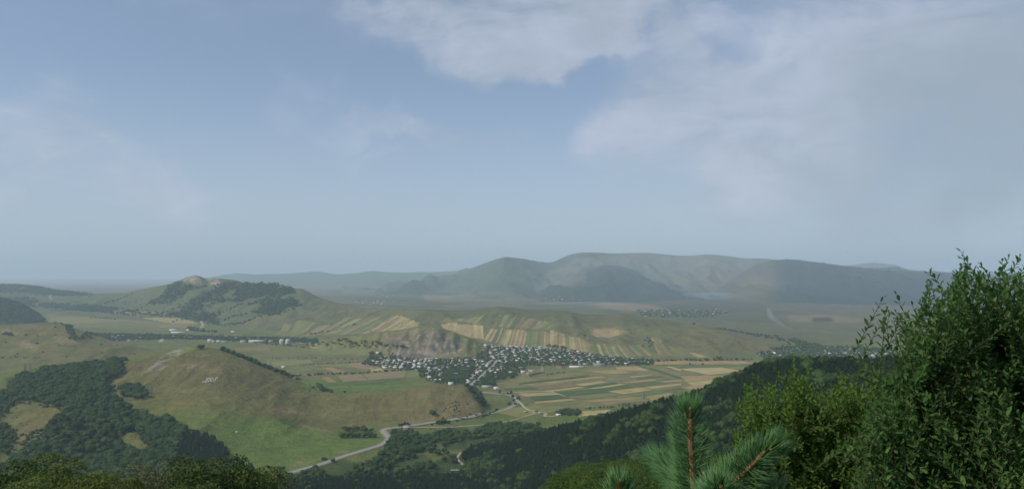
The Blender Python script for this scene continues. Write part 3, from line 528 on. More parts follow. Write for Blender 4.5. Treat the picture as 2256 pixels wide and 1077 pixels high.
MAIN_PX = [(596, 1054), (640, 1041), (668, 1033), (705, 1023), (725, 1016), (760, 1004), (800, 992), (826, 984), (840, 979), (851, 972), (855.5, 966), (852, 959), (846, 953), (844, 948), (851, 944.5), (866, 943), (886, 940), (908, 937), (950, 930.5), (991, 925), (1035, 918.5), (1074, 912), (1100, 905.5), (1118, 900), (1131, 893.5), (1138, 887), (1138, 880), (1131, 874), (1118, 870), (1101, 868), (1070, 865), (1052, 863)]
MAIN = smooth_path([hit(x, y, 1050) for x, y in MAIN_PX], 10)
ribbon('road_verge', MAIN, -8.5, 8.5, .45, simple_mat('verge', (.24, .20, .11), .95, .05, .4, .1))
ribbon('road', MAIN, -4.6, 4.6, .75, m_road, label='grey two lane road bending through the valley')
ribbon('lane_marking', MAIN, -.16, .16, .80, m_line); 
for s in (-1, 1): ribbon('lane_marking', MAIN, s*4.1-.1, s*4.1+.1, .80, m_line)
STREET = smooth_path([hit(x, y, 1900) for x, y in [(1031, 852), (1040, 846), (1057, 832), (1068, 822), (1078, 814), (1088.5, 803), (1097, 793)]], 8)
ribbon('street', STREET, -6.5, 6.5, .8, m_road, label='straight grey village street'); ribbon('street', smooth_path([hit(x, y, 1900) for x, y in [(948, 838), (952, 826), (953, 815), (955, 808)]], 6), -5, 5, .8, m_track)
for pts, w in [([(1139, 882), (1147, 888), (1155, 897), (1163, 902), (1173, 905), (1190, 909), (1203, 912), (1199, 916), (1212, 917.5), (1232, 914)], 3.2), ([(1050, 863), (1130, 864.5), (1170, 863), (1210, 861)], 3.5), ([(1210, 861), (1225, 866), (1245, 873)], 2.5), ([(1031, 852), (1060, 851), (1092, 853), (1100, 858)], 4),
               ([(640, 824), (700, 826), (760, 824), (800, 820)], 3), ([(1080, 934), (1010, 940), (950, 941), (905, 941)], 2.5), ([(1240, 912), (1300, 904)], 2), ([(1182, 908), (1165, 915), (1120, 928), (1090, 933)], 2.2), ([(332, 738), (356, 741), (357, 748), (352, 753)], 9), ([(640, 752), (668, 757), (700, 759)], 8), ([(800, 815), (900, 812), (925, 818)], 3), ([(1015, 996), (1008, 1010), (1020, 1024)], 2.5)]:
    ribbon('dirt_track', smooth_path([hit(x, y, 1050) for x, y in pts], 8), -w, w, .7, m_track)
for pts, ym in [([(448, 702), (444, 709), (447, 716), (443, 722)], 4000), ([(120, 645), (112, 650), (110, 656), (114, 660)], 5000)]:
    ribbon('dirt_track', smooth_path([hit(x, y, ym) for x, y in pts], 8), -7, 7, 1.2, m_track)
ROADP = np.vstack([MAIN, STREET])

# ------------------------------------------------------------------ buildings
def box_v(x0, x1, y0, y1, z0, z1): return [(x, y, z) for x in (x0, x1) for y in (y0, y1) for z in (z0, z1)]
BOXF = [(0, 1, 3, 2), (4, 6, 7, 5), (0, 4, 5, 1), (2, 3, 7, 6), (0, 2, 6, 4), (1, 5, 7, 3)]
class MB:
    def __init__(s): s.V = []; s.F3 = []; s.F4 = []
    def add(s, V, Fs):
        n = len(s.V); s.V += [tuple(v) for v in V]
        for f in Fs: (s.F3 if len(f) == 3 else s.F4).append([i+n for i in f])
        return s
    def box(s, *a): return s.add(box_v(*a), BOXF)
    def bar(s, p, q, r=.1, r2=None, n=4):
        p = np.array(p, float); q = np.array(q, float); d = q-p; L = np.linalg.norm(d); d /= L+1e-9
        a = np.cross(d, (0, 0, 1) if abs(d[2]) < .9 else (1, 0, 0)); a /= np.linalg.norm(a); b = np.cross(d, a); r2 = r if r2 is None else r2
        V = []; 
        for k in range(n):
            an = 2*math.pi*k/n; V.append(p+r*(a*math.cos(an)+b*math.sin(an)))
        for k in range(n):
            an = 2*math.pi*k/n; V.append(q+r2*(a*math.cos(an)+b*math.sin(an)))
        return s.add(V, [(k, (k+1) % n, n+(k+1) % n, n+k) for k in range(n)]+([(3, 2, 1, 0), (4, 5, 6, 7)] if n == 4 else []))
    def gable(s, L, Wd, z0, z1, o=.5, th=.18):
        a, b = L/2+o, Wd/2+o
        for sgn in (-1, 1):
            V = [(-a, sgn*b, z0-.2), (a, sgn*b, z0-.2), (a, 0, z1), (-a, 0, z1)]; V += [(x, y, z+th) for x, y, z in V]
            s.add(V, [(0, 1, 2, 3), (7, 6, 5, 4), (0, 4, 5, 1), (1, 5, 6, 2), (2, 6, 7, 3), (3, 7, 4, 0)])
        for sgn in (-1, 1): s.add([(sgn*L/2, -Wd/2, z0), (sgn*L/2, Wd/2, z0), (sgn*L/2, 0, z1-.1)], [(0, 1, 2)])
        return s
    def hip(s, L, Wd, z0, z1, o=.6):
        a, b = L/2+o, Wd/2+o; r = max(a-b, .3)
        return s.add([(-a, -b, z0), (a, -b, z0), (a, b, z0), (-a, b, z0), (-r, 0, z1), (r, 0, z1), (-a, -b, z0-.2), (a, -b, z0-.2), (a, b, z0-.2), (-a, b, z0-.2)],
                     [(0, 1, 5, 4), (1, 2, 5), (2, 3, 4, 5), (3, 0, 4), (9, 8, 7, 6), (0, 6, 7, 1), (1, 7, 8, 2), (2, 8, 9, 3), (3, 9, 6, 0)])
    def mesh(s, name, mat, smooth=False): return mesh_np(name, np.array(s.V, float), [np.array(s.F4).reshape(-1, 4), np.array(s.F3).reshape(-1, 3)], mat, smooth)
def M(name, c, **k): return simple_mat(name, c, **k)
m_roofs = {'pale grey': M('roof_pale_grey', (.50, .48, .43)), 'white': M('roof_white', (.76, .74, .67)), 'beige': M('roof_beige', (.40, .34, .26)), 'brown': M('roof_brown', (.26, .17, .12)), 'grey': M('roof_grey', (.30, .30, .29)), 'rust red': M('roof_rust_red', (.34, .17, .12))}
m_walls = [M('wall_cream', (.42, .37, .30)), M('wall_pink_stone', (.36, .26, .21)), M('wall_grey_stone', (.28, .26, .24)), M('wall_white', (.62, .60, .55))]
m_dark = M('window_dark', (.03, .035, .045), rough=.3, spec=.5); m_redroof = M('roof_rust', (.36, .17, .12)); m_blueroof = M('roof_blue_grey', (.26, .31, .36))
HV = []   # shared meshes: (length, width, height, roof kind)
for k in range(6):
    L, Wd, h, r = [(11, 9, 4.2, 2.1), (13, 9, 4.6, 2.2), (10, 8, 3.2, 2.0), (14, 8, 3.0, 2.0), (9.5, 9, 5.0, 2.2), (15, 8, 3.0, 1.7)][k]
    w = MB().box(-L/2, L/2, -Wd/2, Wd/2, -3, h)
    win = MB()
    for sx in np.arange(-L/2+1.6, L/2-1, 2.9):
        for fl in ([1.0, 3.5] if h > 4 else [1.2]):
            for sd in (-1, 1): win.box(sx, sx+1.3, sd*Wd/2-.05, sd*Wd/2+.05, fl, fl+1.35)
    rf = MB(); (rf.hip if k % 2 == 0 else rf.gable)(L, Wd, h, h+r)
    HV.append((w, rf, win))
hw = {(k, j): HV[k][0].mesh('wall', m_walls[j]) for k in range(6) for j in range(4)}
hr = {(k, c): HV[k][1].mesh('roof', m_roofs[c]) for k in range(6) for c in m_roofs}
hwin = [HV[k][2].mesh('window', m_dark) for k in range(6)]
def sample_poly(poly, sx, sy, ang, jit=.3, ymin=1900, keep=1.0, yr=(0, 1e9), lift=0.0):
    """jittered grid of points in world space that fall inside a photo polygon"""
    P = np.array([hit(x, y, ymin) for x, y in poly]); c = P.mean(0); R = np.linalg.norm(P-c, axis=1).max()+sx
    a = np.arange(-R, R, sx); b = np.arange(-R, R, sy); A, B = np.meshgrid(a, b); n = A.size
    A = A.ravel()+rng.uniform(-jit, jit, n)*sx; B = B.ravel()+rng.uniform(-jit, jit, n)*sy
    ca, sa = math.cos(ang), math.sin(ang); X = c[0]+A*ca-B*sa; Y = c[1]+A*sa+B*ca
    m_ = (Y > max(ymin*.95, yr[0])) & (Y < yr[1]); X, Y = X[m_], Y[m_]; Z = zat(X, Y)
    px, rw = px_of(X, Y), row_of(Z+lift, Y)
    if lift: px = px+fbm(X/30, Y/45, 3, 61)*9; rw = rw+fbm(X/30, Y/45, 3, 66)*5
    m_ = inpoly(px, rw, poly) & (rng.random(len(X)) < keep)
    return np.column_stack([X, Y, Z])[m_]
ZONES = [([(812, 796), (850, 794), (905, 792), (962, 790), (962, 803), (925, 813), (850, 812)], 19, 21, .08, .9, 'in the western arm of the village'),
         ([(815, 777), (862, 776), (905, 783), (905, 788), (860, 791), (813, 792)], 30, 30, .1, .5, 'at the village edge left of the rocky knoll'),
         ([(962, 790), (1040, 788), (1068, 782), (1075, 798), (1045, 812), (978, 812)], 26, 30, .1, .55, 'in the village centre below the rocky knoll'),
         ([(938, 812), (950, 810), (947, 836), (936, 836)], 20, 20, 1.5, .9, 'west of the short dusty lane'), ([(962, 808), (984, 806), (974, 838), (958, 838)], 19, 20, 1.5, .95, 'east of the short dusty lane'),
         ([(984, 812), (1040, 812), (1030, 842), (985, 842)], 36, 40, .2, .3, 'among orchards left of the main street'), ([(1025, 845), (1040, 828), (1062, 806), (1082, 794), (1088, 800), (1060, 828), (1034, 850)], 17, 17, .9, .95, 'packed along the left of the main street'),
         ([(1058, 838), (1080, 820), (1096, 800), (1110, 800), (1100, 818), (1075, 840)], 24, 24, .9, .65, 'along the right of the main street'), ([(1100, 802), (1150, 804), (1165, 812), (1150, 828), (1110, 835), (1100, 820)], 34, 34, .2, .35, 'among trees at the lower east side'),
         ([(1064, 760), (1110, 761), (1190, 764), (1235, 772), (1240, 800), (1165, 800), (1110, 800), (1085, 792), (1070, 780)], 23, 30, .05, .72, 'in the upper village below the striped fields'), ([(1235, 772), (1262, 772), (1330, 785), (1330, 804), (1260, 805), (1240, 802)], 24, 30, 0, .62, 'in the eastern village below the striped fields'), ([(1330, 785), (1435, 794), (1430, 803), (1330, 804)], 24, 26, 0, .6, 'at the thin eastern tip of the village')]
houses = []
for poly, sx, sy, ang, keep, where in ZONES:
    for X, Y, Z in sample_poly(poly, sx, sy, ang, .27, 1900, keep): houses.append([X, Y, Z, ang+rng.normal(0, .12), where])
hp = np.array([h[:2] for h in houses]); okk = []
for i, h in enumerate(houses):
    d = np.hypot(*(hp[:i]-hp[i]).T) if i else np.array([99]); keepd = [j for j in okk if np.hypot(*(hp[j]-hp[i])) < 14]
    if keepd or np.min(np.hypot(*(ROADP-hp[i]).T)) < 13: continue
    okk.append(i)
houses = [houses[i] for i in okk]
far = []
for poly, sx, sy, keep, ym in [([(205, 738), (335, 741), (330, 752), (240, 752)], 55, 48, .5, 3200), ([(360, 741), (460, 744), (700, 749), (700, 752), (500, 747), (360, 747)], 46, 30, .65, 3200), ([(1668, 778), (1760, 767), (1960, 770), (1990, 796), (1700, 798)], 27, 34, .6, 2300),
                               ([(1400, 684), (1560, 684), (1600, 690), (1560, 698), (1420, 698)], 90, 90, .5, 5200), ([(1200, 652), (1280, 656), (1282, 662), (1200, 660)], 110, 160, .7, 7000), ([(770, 662), (850, 662), (850, 672), (800, 672)], 110, 150, .6, 6500), ([(1560, 682), (1610, 680), (1610, 690), (1570, 692)], 90, 120, .4, 5500), ([(780, 648), (900, 648), (850, 656)], 150, 260, .5, 8000)]:
    for X, Y, Z in sample_poly(poly, sx, sy, .1, .35, ym, keep): far.append([X, Y, Z, rng.normal(0, .4)])
houses.sort(key=lambda h: h[1])
RK = ['pale grey', 'white', 'beige', 'pale grey', 'white', 'grey', 'rust red', 'pale grey', 'beige', 'white', 'brown', 'pale grey']
rest = []
for n_, (X, Y, Z, a, where) in enumerate(houses):
    k = rng.integers(6); rc = RK[rng.integers(len(RK))]; j = int(rng.integers(4))
    if n_ >= 296: rest.append((X, Y, Z, a, k, rc, j)); continue
    e = link(bpy.data.objects.new('house', None), label=f'{rc} roofed village house {where}', category='house', group='houses of the main village'); e.location = (X, Y, Z); e.rotation_euler = (0, 0, a); e.empty_display_size = 3
    link(bpy.data.objects.new('wall', hw[k, j]), e); link(bpy.data.objects.new('roof', hr[k, rc]), e)
for X, Y, Z, a in far: rest.append((X, Y, Z, a, rng.integers(6), RK[rng.integers(len(RK))], int(rng.integers(4))))
bm_ = {}
for X, Y, Z, a, k, rc, j in rest:
    sc = 1.0 if Y < 3300 else (1.1 if Y < 5000 else 1.25)
    for src, mt in ((HV[k][0], ('w', j)), (HV[k][1], ('r', rc))):
        V = np.array(src.V)*sc; V = np.column_stack([V[:, 0]*math.cos(a)-V[:, 1]*math.sin(a)+X, V[:, 0]*math.sin(a)+V[:, 1]*math.cos(a)+Y, V[:, 2]+Z])
        q = bm_.setdefault(mt, [[], [], [], 0]); n0 = q[3]
        q[0].append(V); q[1].append(np.array(src.F4).reshape(-1, 4)+n0); q[2].append(np.array(src.F3, int).reshape(-1, 3)+n0); q[3] += len(V)
Vs, F4, F3, mats, mi4, mi3, off = [], [], [], [], [], [], 0
for key, (a_, b_, c_, n_) in bm_.items():
    Vs += a_; b_ = np.concatenate(b_)+off; c_ = np.concatenate(c_)+off; F4.append(b_); F3.append(c_); mi4 += [len(mats)]*len(b_); mi3 += [len(mats)]*len(c_); off += n_
    mats.append(m_walls[key[1]] if key[0] == 'w' else m_roofs[key[1]])
me = mesh_np('far_houses', np.concatenate(Vs), [np.concatenate(F4), np.concatenate(F3)], mats); me.polygons.foreach_set('material_index', np.array(mi4+mi3, np.int32))
link(bpy.data.objects.new('far_houses', me), kind='stuff', label='small pale houses of the distant villages')
print('houses', len(houses), 'far', len(far))
def building(name, cat, label, px, row, L, Wd, h, rise, rot, roofm, wallm, ymin=1050, windows=False, style='gable', door=True):
    p = hit(px, row, ymin); e = link(bpy.data.objects.new(name, None), label=label, category=cat); e.location = (p[0], p[1], float(zat(*p))); e.rotation_euler = (0, 0, rot)
    link(bpy.data.objects.new('wall', MB().box(-L/2, L/2, -Wd/2, Wd/2, -3, h).mesh('wall', wallm)), e)
    r = MB(); (r.gable(L, Wd, h, h+rise) if style == 'gable' else r.hip(L, Wd, h, h+rise) if style == 'hip' else r.box(-L/2-.3, L/2+.3, -Wd/2-.3, Wd/2+.3, h+.003, h+.5))
    link(bpy.data.objects.new('roof', r.mesh('roof', roofm)), e)
    if windows:
        wm = MB().box(-.8, .8, -.06, .06, 0, 1.5).mesh('window', m_dark)
        for fl in np.arange(1.1, h-1.5, 3.0):
            for sx in np.arange(-L/2+2.2, L/2-1.5, 3.6):
                for sd in (-1, 1): w_ = link(bpy.data.objects.new('window', wm), e); w_.location = (sx, sd*Wd/2, fl)
    elif door:
        d_ = link(bpy.data.objects.new('door', MB().box(-1.4, 1.4, -.08, .08, 0, min(3, h-.4)).mesh('door', m_dark)), e); d_.location = (L*.2, -Wd/2, 0)
    return e
R_, Wl = m_roofs, m_walls
for a in [('shed', 'shed', 'long white roofed shed on the village edge', 1270, 809, 48, 12, 3.5, 2, .03, R_['white'], Wl[3]), ('shed', 'shed', 'low rusty red roofed shed left of the long white one', 1235, 810, 27, 14, 3, 2.2, .0, m_redroof, Wl[1]),
          ('hall', 'hall', 'wide blue grey roofed hall in the eastern village', 1320, 805, 38, 22, 5, 3, .0, m_blueroof, Wl[2]), ('shed', 'shed', 'grey roofed farm shed at the lower east fields', 1172, 818, 22, 9, 3.2, 2, .0, R_['pale grey'], Wl[0]), ('shed', 'shed', 'small beige shed beside the grey farm shed', 1164, 824, 12, 8, 3, 2, .2, R_['beige'], Wl[0]),
          ('barn', 'barn', 'pale barn at the foot of the village by the road', 1072, 852.5, 26, 8, 3.4, 1.8, .02, R_['pale grey'], Wl[0]), ('barn', 'barn', 'white barn beside the road below the village', 1093, 856.5, 13, 8, 3.5, 2, .0, R_['white'], Wl[3]),
          ('farmhouse', 'house', 'white farmhouse alone on the meadow below the village', 993, 847, 14, 10, 5, 2.4, .0, R_['white'], Wl[3]), ('hut', 'hut', 'small pale hut in the left plain', 625, 809.5, 14, 8, 3, 2, .0, R_['white'], Wl[3]),
          ('roadside_house', 'house', 'ruined pinkish house beside the road bend', 897, 945, 15, 9, 4.2, 2.2, .2, R_['beige'], Wl[1]), ('farmhouse', 'house', 'dark red roofed farm building on the dirt track', 1178, 907.5, 14, 8, 3.5, 2.4, -.1, m_redroof, Wl[0]), ('shed', 'shed', 'small pale shed behind the red roofed farm', 1190, 911, 9, 5, 2.6, 1.4, .2, R_['pale grey'], Wl[0]),
          ('shed', 'shed', 'tiny grey shed left of the red roofed farm', 1158, 908, 8, 5, 2.5, 1.3, .1, R_['beige'], Wl[2]), ('hut', 'hut', 'white roofed hut under the trees on the plain', 1230, 915, 10, 6, 2.6, 1.6, 0, R_['white'], Wl[3]), ('hut', 'hut', 'tiny white hut alone on the green slope', 522, 953, 3.2, 2.4, 2.2, .5, .1, R_['white'], Wl[3])]:
    building(*a, ymin=1050)
for a in [('cattle_shed', 'shed', 'upper of two long pale cattle sheds above the left village', 382, 727.5, 42, 12, 4, 2.5, .05, R_['white'], Wl[3]), ('cattle_shed', 'shed', 'lower of two long pale cattle sheds above the left village', 392, 733, 68, 12, 4, 2.5, .05, R_['white'], Wl[3]), ('cattle_shed', 'shed', 'shorter pale cattle shed beside dark trees', 419, 727.5, 36, 12, 4, 2.5, .0, R_['white'], Wl[3]),
          ('barn', 'barn', 'small white barn alone above the left village', 514, 731.5, 22, 9, 4, 2, 0, R_['white'], Wl[3]), ('barn', 'barn', 'rounded pale barn of the left village', 536, 754, 26, 14, 6, 4, .0, R_['beige'], Wl[0]), ('warehouse', 'warehouse', 'long pale warehouse left of the two silos', 566, 754, 70, 18, 8, 2.5, .03, R_['white'], Wl[0])]:
    building(*a, ymin=2900)
for a in [('apartment_block', 'building', 'left pale three storey block of the left village', 463, 754, 20, 12, 15, .5, 0, R_['pale grey'], Wl[3]), ('apartment_block', 'building', 'plain pale block beside the three storey one', 471.5, 755, 15, 12, 11, .5, 0, R_['beige'], Wl[0]), ('apartment_block', 'building', 'middle pale block of the left village', 482, 753.5, 18, 12, 9, .5, 0, R_['pale grey'], Wl[3]), ('apartment_block', 'building', 'long low pinkish block of the left village', 495, 754, 26, 12, 7, .5, 0, R_['beige'], Wl[0]), ('apartment_block', 'building', 'pale block between the warehouse and the silos', 597, 754, 20, 12, 10, .5, 0, R_['pale grey'], Wl[1])]:
    building(*a, ymin=2900, windows=True, style='flat')
m_silo = M('silo_concrete', (.60, .56, .48))
for px, lab in ((620, 'left of two tall pale silos beyond the plain'), (633.5, 'right of two tall pale silos beyond the plain')):
    p = hit(px, 757, 2900); e = link(bpy.data.objects.new('silo', None), label=lab, category='silo', group='pair of silos'); e.location = (p[0], p[1], float(zat(*p)))
    prof = [(8.5, -3), (9, 6), (9, 14), (8.4, 17)]; dome = [(8.4, 17), (6.5, 19.4), (3.5, 21), (.2, 21.5)]
    for nm, pr in (('body', prof), ('dome', dome)):
        n = 18; V = [(r*math.cos(2*math.pi*k/n), r*math.sin(2*math.pi*k/n), z) for r, z in pr for k in range(n)]
        Fq = [(i*n+k, i*n+(k+1) % n, (i+1)*n+(k+1) % n, (i+1)*n+k) for i in range(len(pr)-1) for k in range(n)]
        link(bpy.data.objects.new(nm, MB().add(V, Fq).mesh(nm, m_silo, True)), e)
    link(bpy.data.objects.new('stair_tower', MB().box(9.2, 11.5, -1.2, 1.2, -3, 22).mesh('stair_tower', Wl[1])), e)
# row of white beehives in the woods
p0 = hit(995, 1040, 1050); bh = MB().box(-.9, .9, -.8, .8, .2, 1.5).mesh('body', Wl[3]); bl = MB().box(-1.05, 1.05, -.95, .95, 1.503, 1.75).mesh('lid', R_['white'])
for k, dx in enumerate([0, 2.6, 5.1, 7.7, 10.4, 13.6]):
    e = link(bpy.data.objects.new('beehive', None), label='white box hive in the row standing among the dark woods', category='beehive', group='row of white hives'); x, y = p0[0]-1+dx, p0[1]+9-(k > 3)*.8; e.location = (x, y, float(zat(x, y))+.2)
    link(bpy.data.objects.new('body', bh), e); link(bpy.data.objects.new('lid', bl), e)
HIVES = np.array([[p0[0]+5, p0[1]+5]])

# ------------------------------------------------------------------ trees
def foliage_mat(name, dark, light, hue=(1.25, 1.05, .6), transl=.22, scale=.35, huek=.35):
    m_, t = material(name); oc = t.node('ShaderNodeTexCoord').outputs['Object']; r = t.node('ShaderNodeObjectInfo').outputs['Random']
    n = t.noise(t.vmath('ADD', oc, t.node('ShaderNodeCombineXYZ', ins={0: t.math('MULTIPLY', r, 50)}).outputs[0]), scale, 3).outputs[0]
    g = t.node('ShaderNodeNewGeometry').outputs['Random Per Island']
    k = t.math('ADD', t.math('MULTIPLY', r, .5), t.math('MULTIPLY', n, .35)); k = t.math('MULTIPLY_ADD', g, .3, k)
    c = t.mix(t.rng(k, .15, .95, smooth=False), dark, light)
    r2 = t.math('FRACT', t.math('MULTIPLY', r, 7.31))
    c = t.mix(t.math('MULTIPLY', r2, huek), c, t.mix(1.0, c, hue, 'MULTIPLY'))
    b = principled(t, c, .75, .12); tr = t.node('ShaderNodeBsdfTranslucent', ins={0: c}).outputs[0]
    finish(t, t.node('ShaderNodeMixShader', ins={0: transl, 1: b, 2: tr}).outputs[0]); return m_
m_broad = foliage_mat('broadleaf_foliage', (.016, .042, .011), (.068, .122, .028))
m_pine = foliage_mat('pine_foliage', (.012, .034, .013), (.036, .074, .024), hue=(1.35, 1.08, .8))
m_bright = foliage_mat('bright_canopy_foliage', (.030, .068, .012), (.110, .180, .032), scale=.5)
m_greyg = foliage_mat('grey_green_foliage', (.055, .075, .035), (.13, .155, .07), scale=.6)
m_bushf = foliage_mat('bush_foliage', (.022, .040, .016), (.06, .085, .03))
m_bark = simple_mat('bark', (.14, .105, .075), .95, .05, .3, 3)
def leaves_np(C, N, L, Wd, r, fold=0.0):
    """quads centred on C with normals near N, length L, width Wd"""
    n = len(C); a = np.cross(N, r.normal(size=(n, 3))); a /= np.linalg.norm(a, axis=1)[:, None]+1e-9; b = np.cross(N, a); b /= np.linalg.norm(b, axis=1)[:, None]+1e-9
    L = np.asarray(L).reshape(-1, 1)*np.ones((n, 1)); Wd = np.asarray(Wd).reshape(-1, 1)*np.ones((n, 1))
    V = np.stack([C-a*L/2, C+b*Wd/2-N*L*fold, C+a*L/2, C-b*Wd/2-N*L*fold], 1).reshape(-1, 3)
    return V, np.arange(4*n).reshape(n, 4)
def unit(v): return v/(np.linalg.norm(v, axis=-1, keepdims=True)+1e-9)
ICO_V = None
def ico(sub):
    import bmesh
    b = bmesh.new(); bmesh.ops.create_icosphere(b, subdivisions=sub, radius=1); b.verts.ensure_lookup_table()
    V = np.array([v.co[:] for v in b.verts]); Fc = np.array([[v.index for v in f.verts] for f in b.faces]); b.free(); return V, Fc
ICO1, ICO2 = ico(1), ico(2)
def crown_broad(seed, nleaf, leaf, lumps=9, rx=.42, rz=.36, zc=.60, core=True, spread=.75, lr=(.34, .52), lc=(.45, .68), top=None):
    r = np.random.default_rng(seed); D = unit(r.normal(size=(lumps, 3))); D[:, 2] = np.abs(D[:, 2])*1.1-.35; D = unit(D)
    LC = D*np.array([rx, rx, rz])*r.uniform(*lc, (lumps, 1)); LR = r.uniform(*lr, lumps)*rx/.42
    V, Fq, Ft = [], [], []; off = 0
    if top:
        v, f = ICO2; V.append(v*np.array([rx, rx, rz])*.62*r.uniform(.8, 1.1, (len(v), 1))+(0, 0, zc)); Ft.append(f); off = len(v)
    elif core:
        for c, rr in zip(LC, LR):
            v, f = ICO1; vv = v*rr*.42*2*.92*np.array([1, 1, .9])*r.uniform(.82, 1.1, (len(v), 1))+c+(0, 0, zc); V.append(vv); Ft.append(f+off); off += len(v)
    k = r.integers(lumps, size=nleaf); N = unit(r.normal(size=(nleaf, 3))+np.array([0, 0, .35])+unit(LC[k])*.9)
    rad = LR[k][:, None]*.42*2*(1+r.uniform(-.25, .08, (nleaf, 1)))
    C = LC[k]+N*rad*np.array([1, 1, .9])+(0, 0, zc)
    v, f = leaves_np(C, unit(N+r.normal(size=N.shape)*spread), leaf*r.uniform(.6, 1.4, nleaf), leaf*.62*r.uniform(.7, 1.2, nleaf), r, .12)
    V.append(v); Fq.append(f+off)
    if top: k_ = top/max(x[:, 2].max() for x in V); V = [x*np.array([1, 1, k_]) for x in V]
    return np.concatenate(V), np.concatenate(Fq), (np.concatenate(Ft) if Ft else np.zeros((0, 3), int))
def crown_pine(seed, tiers=8, per=9, w=.22, z0=.16, round_=.8, core=True):
    r = np.random.default_rng(seed); V, Fq, Ft = [], [], []; off = 0
    if core:
        n = 8; zs = [z0+.04, .45, .75, .97]
        for i, z in enumerate(zs):
            R = w*.62*(1-((z-z0)/(1-z0))**1.6*.96)
            for k in range(n): V.append([[R*math.cos(6.283*k/n+i)*r.uniform(.8, 1.15), R*math.sin(6.283*k/n+i)*r.uniform(.8, 1.15), z]])
        Fq.append(np.array([(i*n+k, i*n+(k+1) % n, (i+1)*n+(k+1) % n, (i+1)*n+k) for i in range(3) for k in range(n)])); off = 4*n
    for i in range(tiers):
        z = z0+(1-z0)*(i+.3)/tiers; R = w*(1-((z-z0)/(1-z0))**(1+round_))*r.uniform(.85, 1.15)+.02
        for k in range(per):
            a = 6.283*(k+r.uniform(-.4, .4))/per+i*.7; d = np.array([math.cos(a), math.sin(a), 0]); s = np.array([-d[1], d[0], 0])
            RR = R*r.uniform(.75, 1.2); wd = R*r.uniform(.32, .5)+.012; zz = z+r.uniform(-.03, .03)
            tip = d*RR+[0, 0, zz+r.uniform(-.02, .05)]; mid = d*RR*.55
            V.append([d*RR*.15+[0, 0, zz+.05], mid+s*wd+[0, 0, zz-.005], tip, mid-s*wd+[0, 0, zz-.005]]); Fq.append([[off, off+1, off+2, off+3]]); off += 4
            V.append([d*RR*.2+[0, 0, zz-.03], mid+[0, 0, zz+wd*.8], tip+[0, 0, .02], mid+[0, 0, zz-wd*.9]]); Fq.append([[off, off+1, off+2, off+3]]); off += 4
    return np.concatenate([np.array(v).reshape(-1, 3) for v in V]), np.concatenate([np.array(f) for f in Fq]), np.zeros((0, 3), int)
def trunk_v(h, r0, limbs=0, seed=0, n=6):
    b = MB(); r = np.random.default_rng(seed); b.bar((0, 0, -.08), (0, 0, h*.5), r0*1.15, r0*.8, n); b.bar((0, 0, h*.5), (r.uniform(-.02, .02), r.uniform(-.02, .02), h), r0*.8, r0*.4, n)
    for k in range(limbs):
        a = 6.283*k/limbs+r.uniform(-.4, .4); z = h*r.uniform(.45, .8); b.bar((0, 0, z), (math.cos(a)*.22, math.sin(a)*.22, z+.22), r0*.5, r0*.2, 4)
    return b
PR = {}   # kind -> list of (crown mesh, trunk mesh, joined prototype object)
def proto(kind, cv, tk, mat, tcol=m_bark):
    V, q, tr = cv; crown = mesh_np('crown', V, [q, tr], mat); trunk = tk.mesh('trunk', tcol)
    tv = np.array(tk.V); nq = np.array(tk.F4).reshape(-1, 4)+len(V)
    me = mesh_np(kind, np.concatenate([V, tv]), [q, nq, tr], [mat, tcol]); mi = np.zeros(len(me.polygons), np.int32); mi[len(q):len(q)+len(nq)] = 1; me.polygons.foreach_set('material_index', mi)
    PR.setdefault(kind, []).append((crown, trunk, bpy.data.objects.new(kind+'_kind', me)))
for s in range(5): proto('tree', crown_broad(100+s, 190, .135, 8, rx=.46+.05*(s % 2), rz=.33), trunk_v(.5, .025, 3, s), m_broad)
for s in range(4): proto('pine_tree', crown_pine(200+s, 8+s % 2, 8, w=.24+.03*(s % 3), z0=.2, round_=1.3+.7*(s % 3)), trunk_v(.8, .014, 0, s), m_pine)
for s in range(4): proto('canopy_tree', crown_broad(300+s, 3000, .052, 30, rx=.46, rz=.36, zc=.6, spread=.9, lr=(.16, .30), lc=(.4, .95), top=1.0), trunk_v(.55, .022, 5, s), m_bright)
for s in range(3): proto('bush', crown_broad(400+s, 90, .26, 5, rx=.55, rz=.36, zc=.40), trunk_v(.3, .03, 2, s), m_bushf)
for s in range(2): proto('grey_bush', crown_broad(450+s, 110, .20, 6, rx=.55, rz=.36, zc=.40), trunk_v(.3, .03, 2, s), m_greyg)
for s in range(2): proto('poplar_tree', crown_broad(500+s, 150, .10, 9, rx=.15, rz=.46, zc=.52), trunk_v(.4, .018, 0, s), m_broad)
def visible(P, hgt):
    """is the top of a thing at P seen over the terrain from the viewpoint?"""
    top = P[:, 2]+hgt*.9; ok = np.ones(len(P), bool)
    for f in np.concatenate([np.linspace(.05, .9, 26), [.93, .96, .985]]):
        zr = H+(top-H)*f; ok &= zat(P[:, 0]*f, P[:, 1]*f) < zr+.5
    px = px_of(P[:, 0], P[:, 1]); rw = row_of(top, P[:, 1]); return ok & (px > -60) & (px < 2316) & (rw < 1100)
ALL = []   # (kind, x, y, z, height, label, forced)
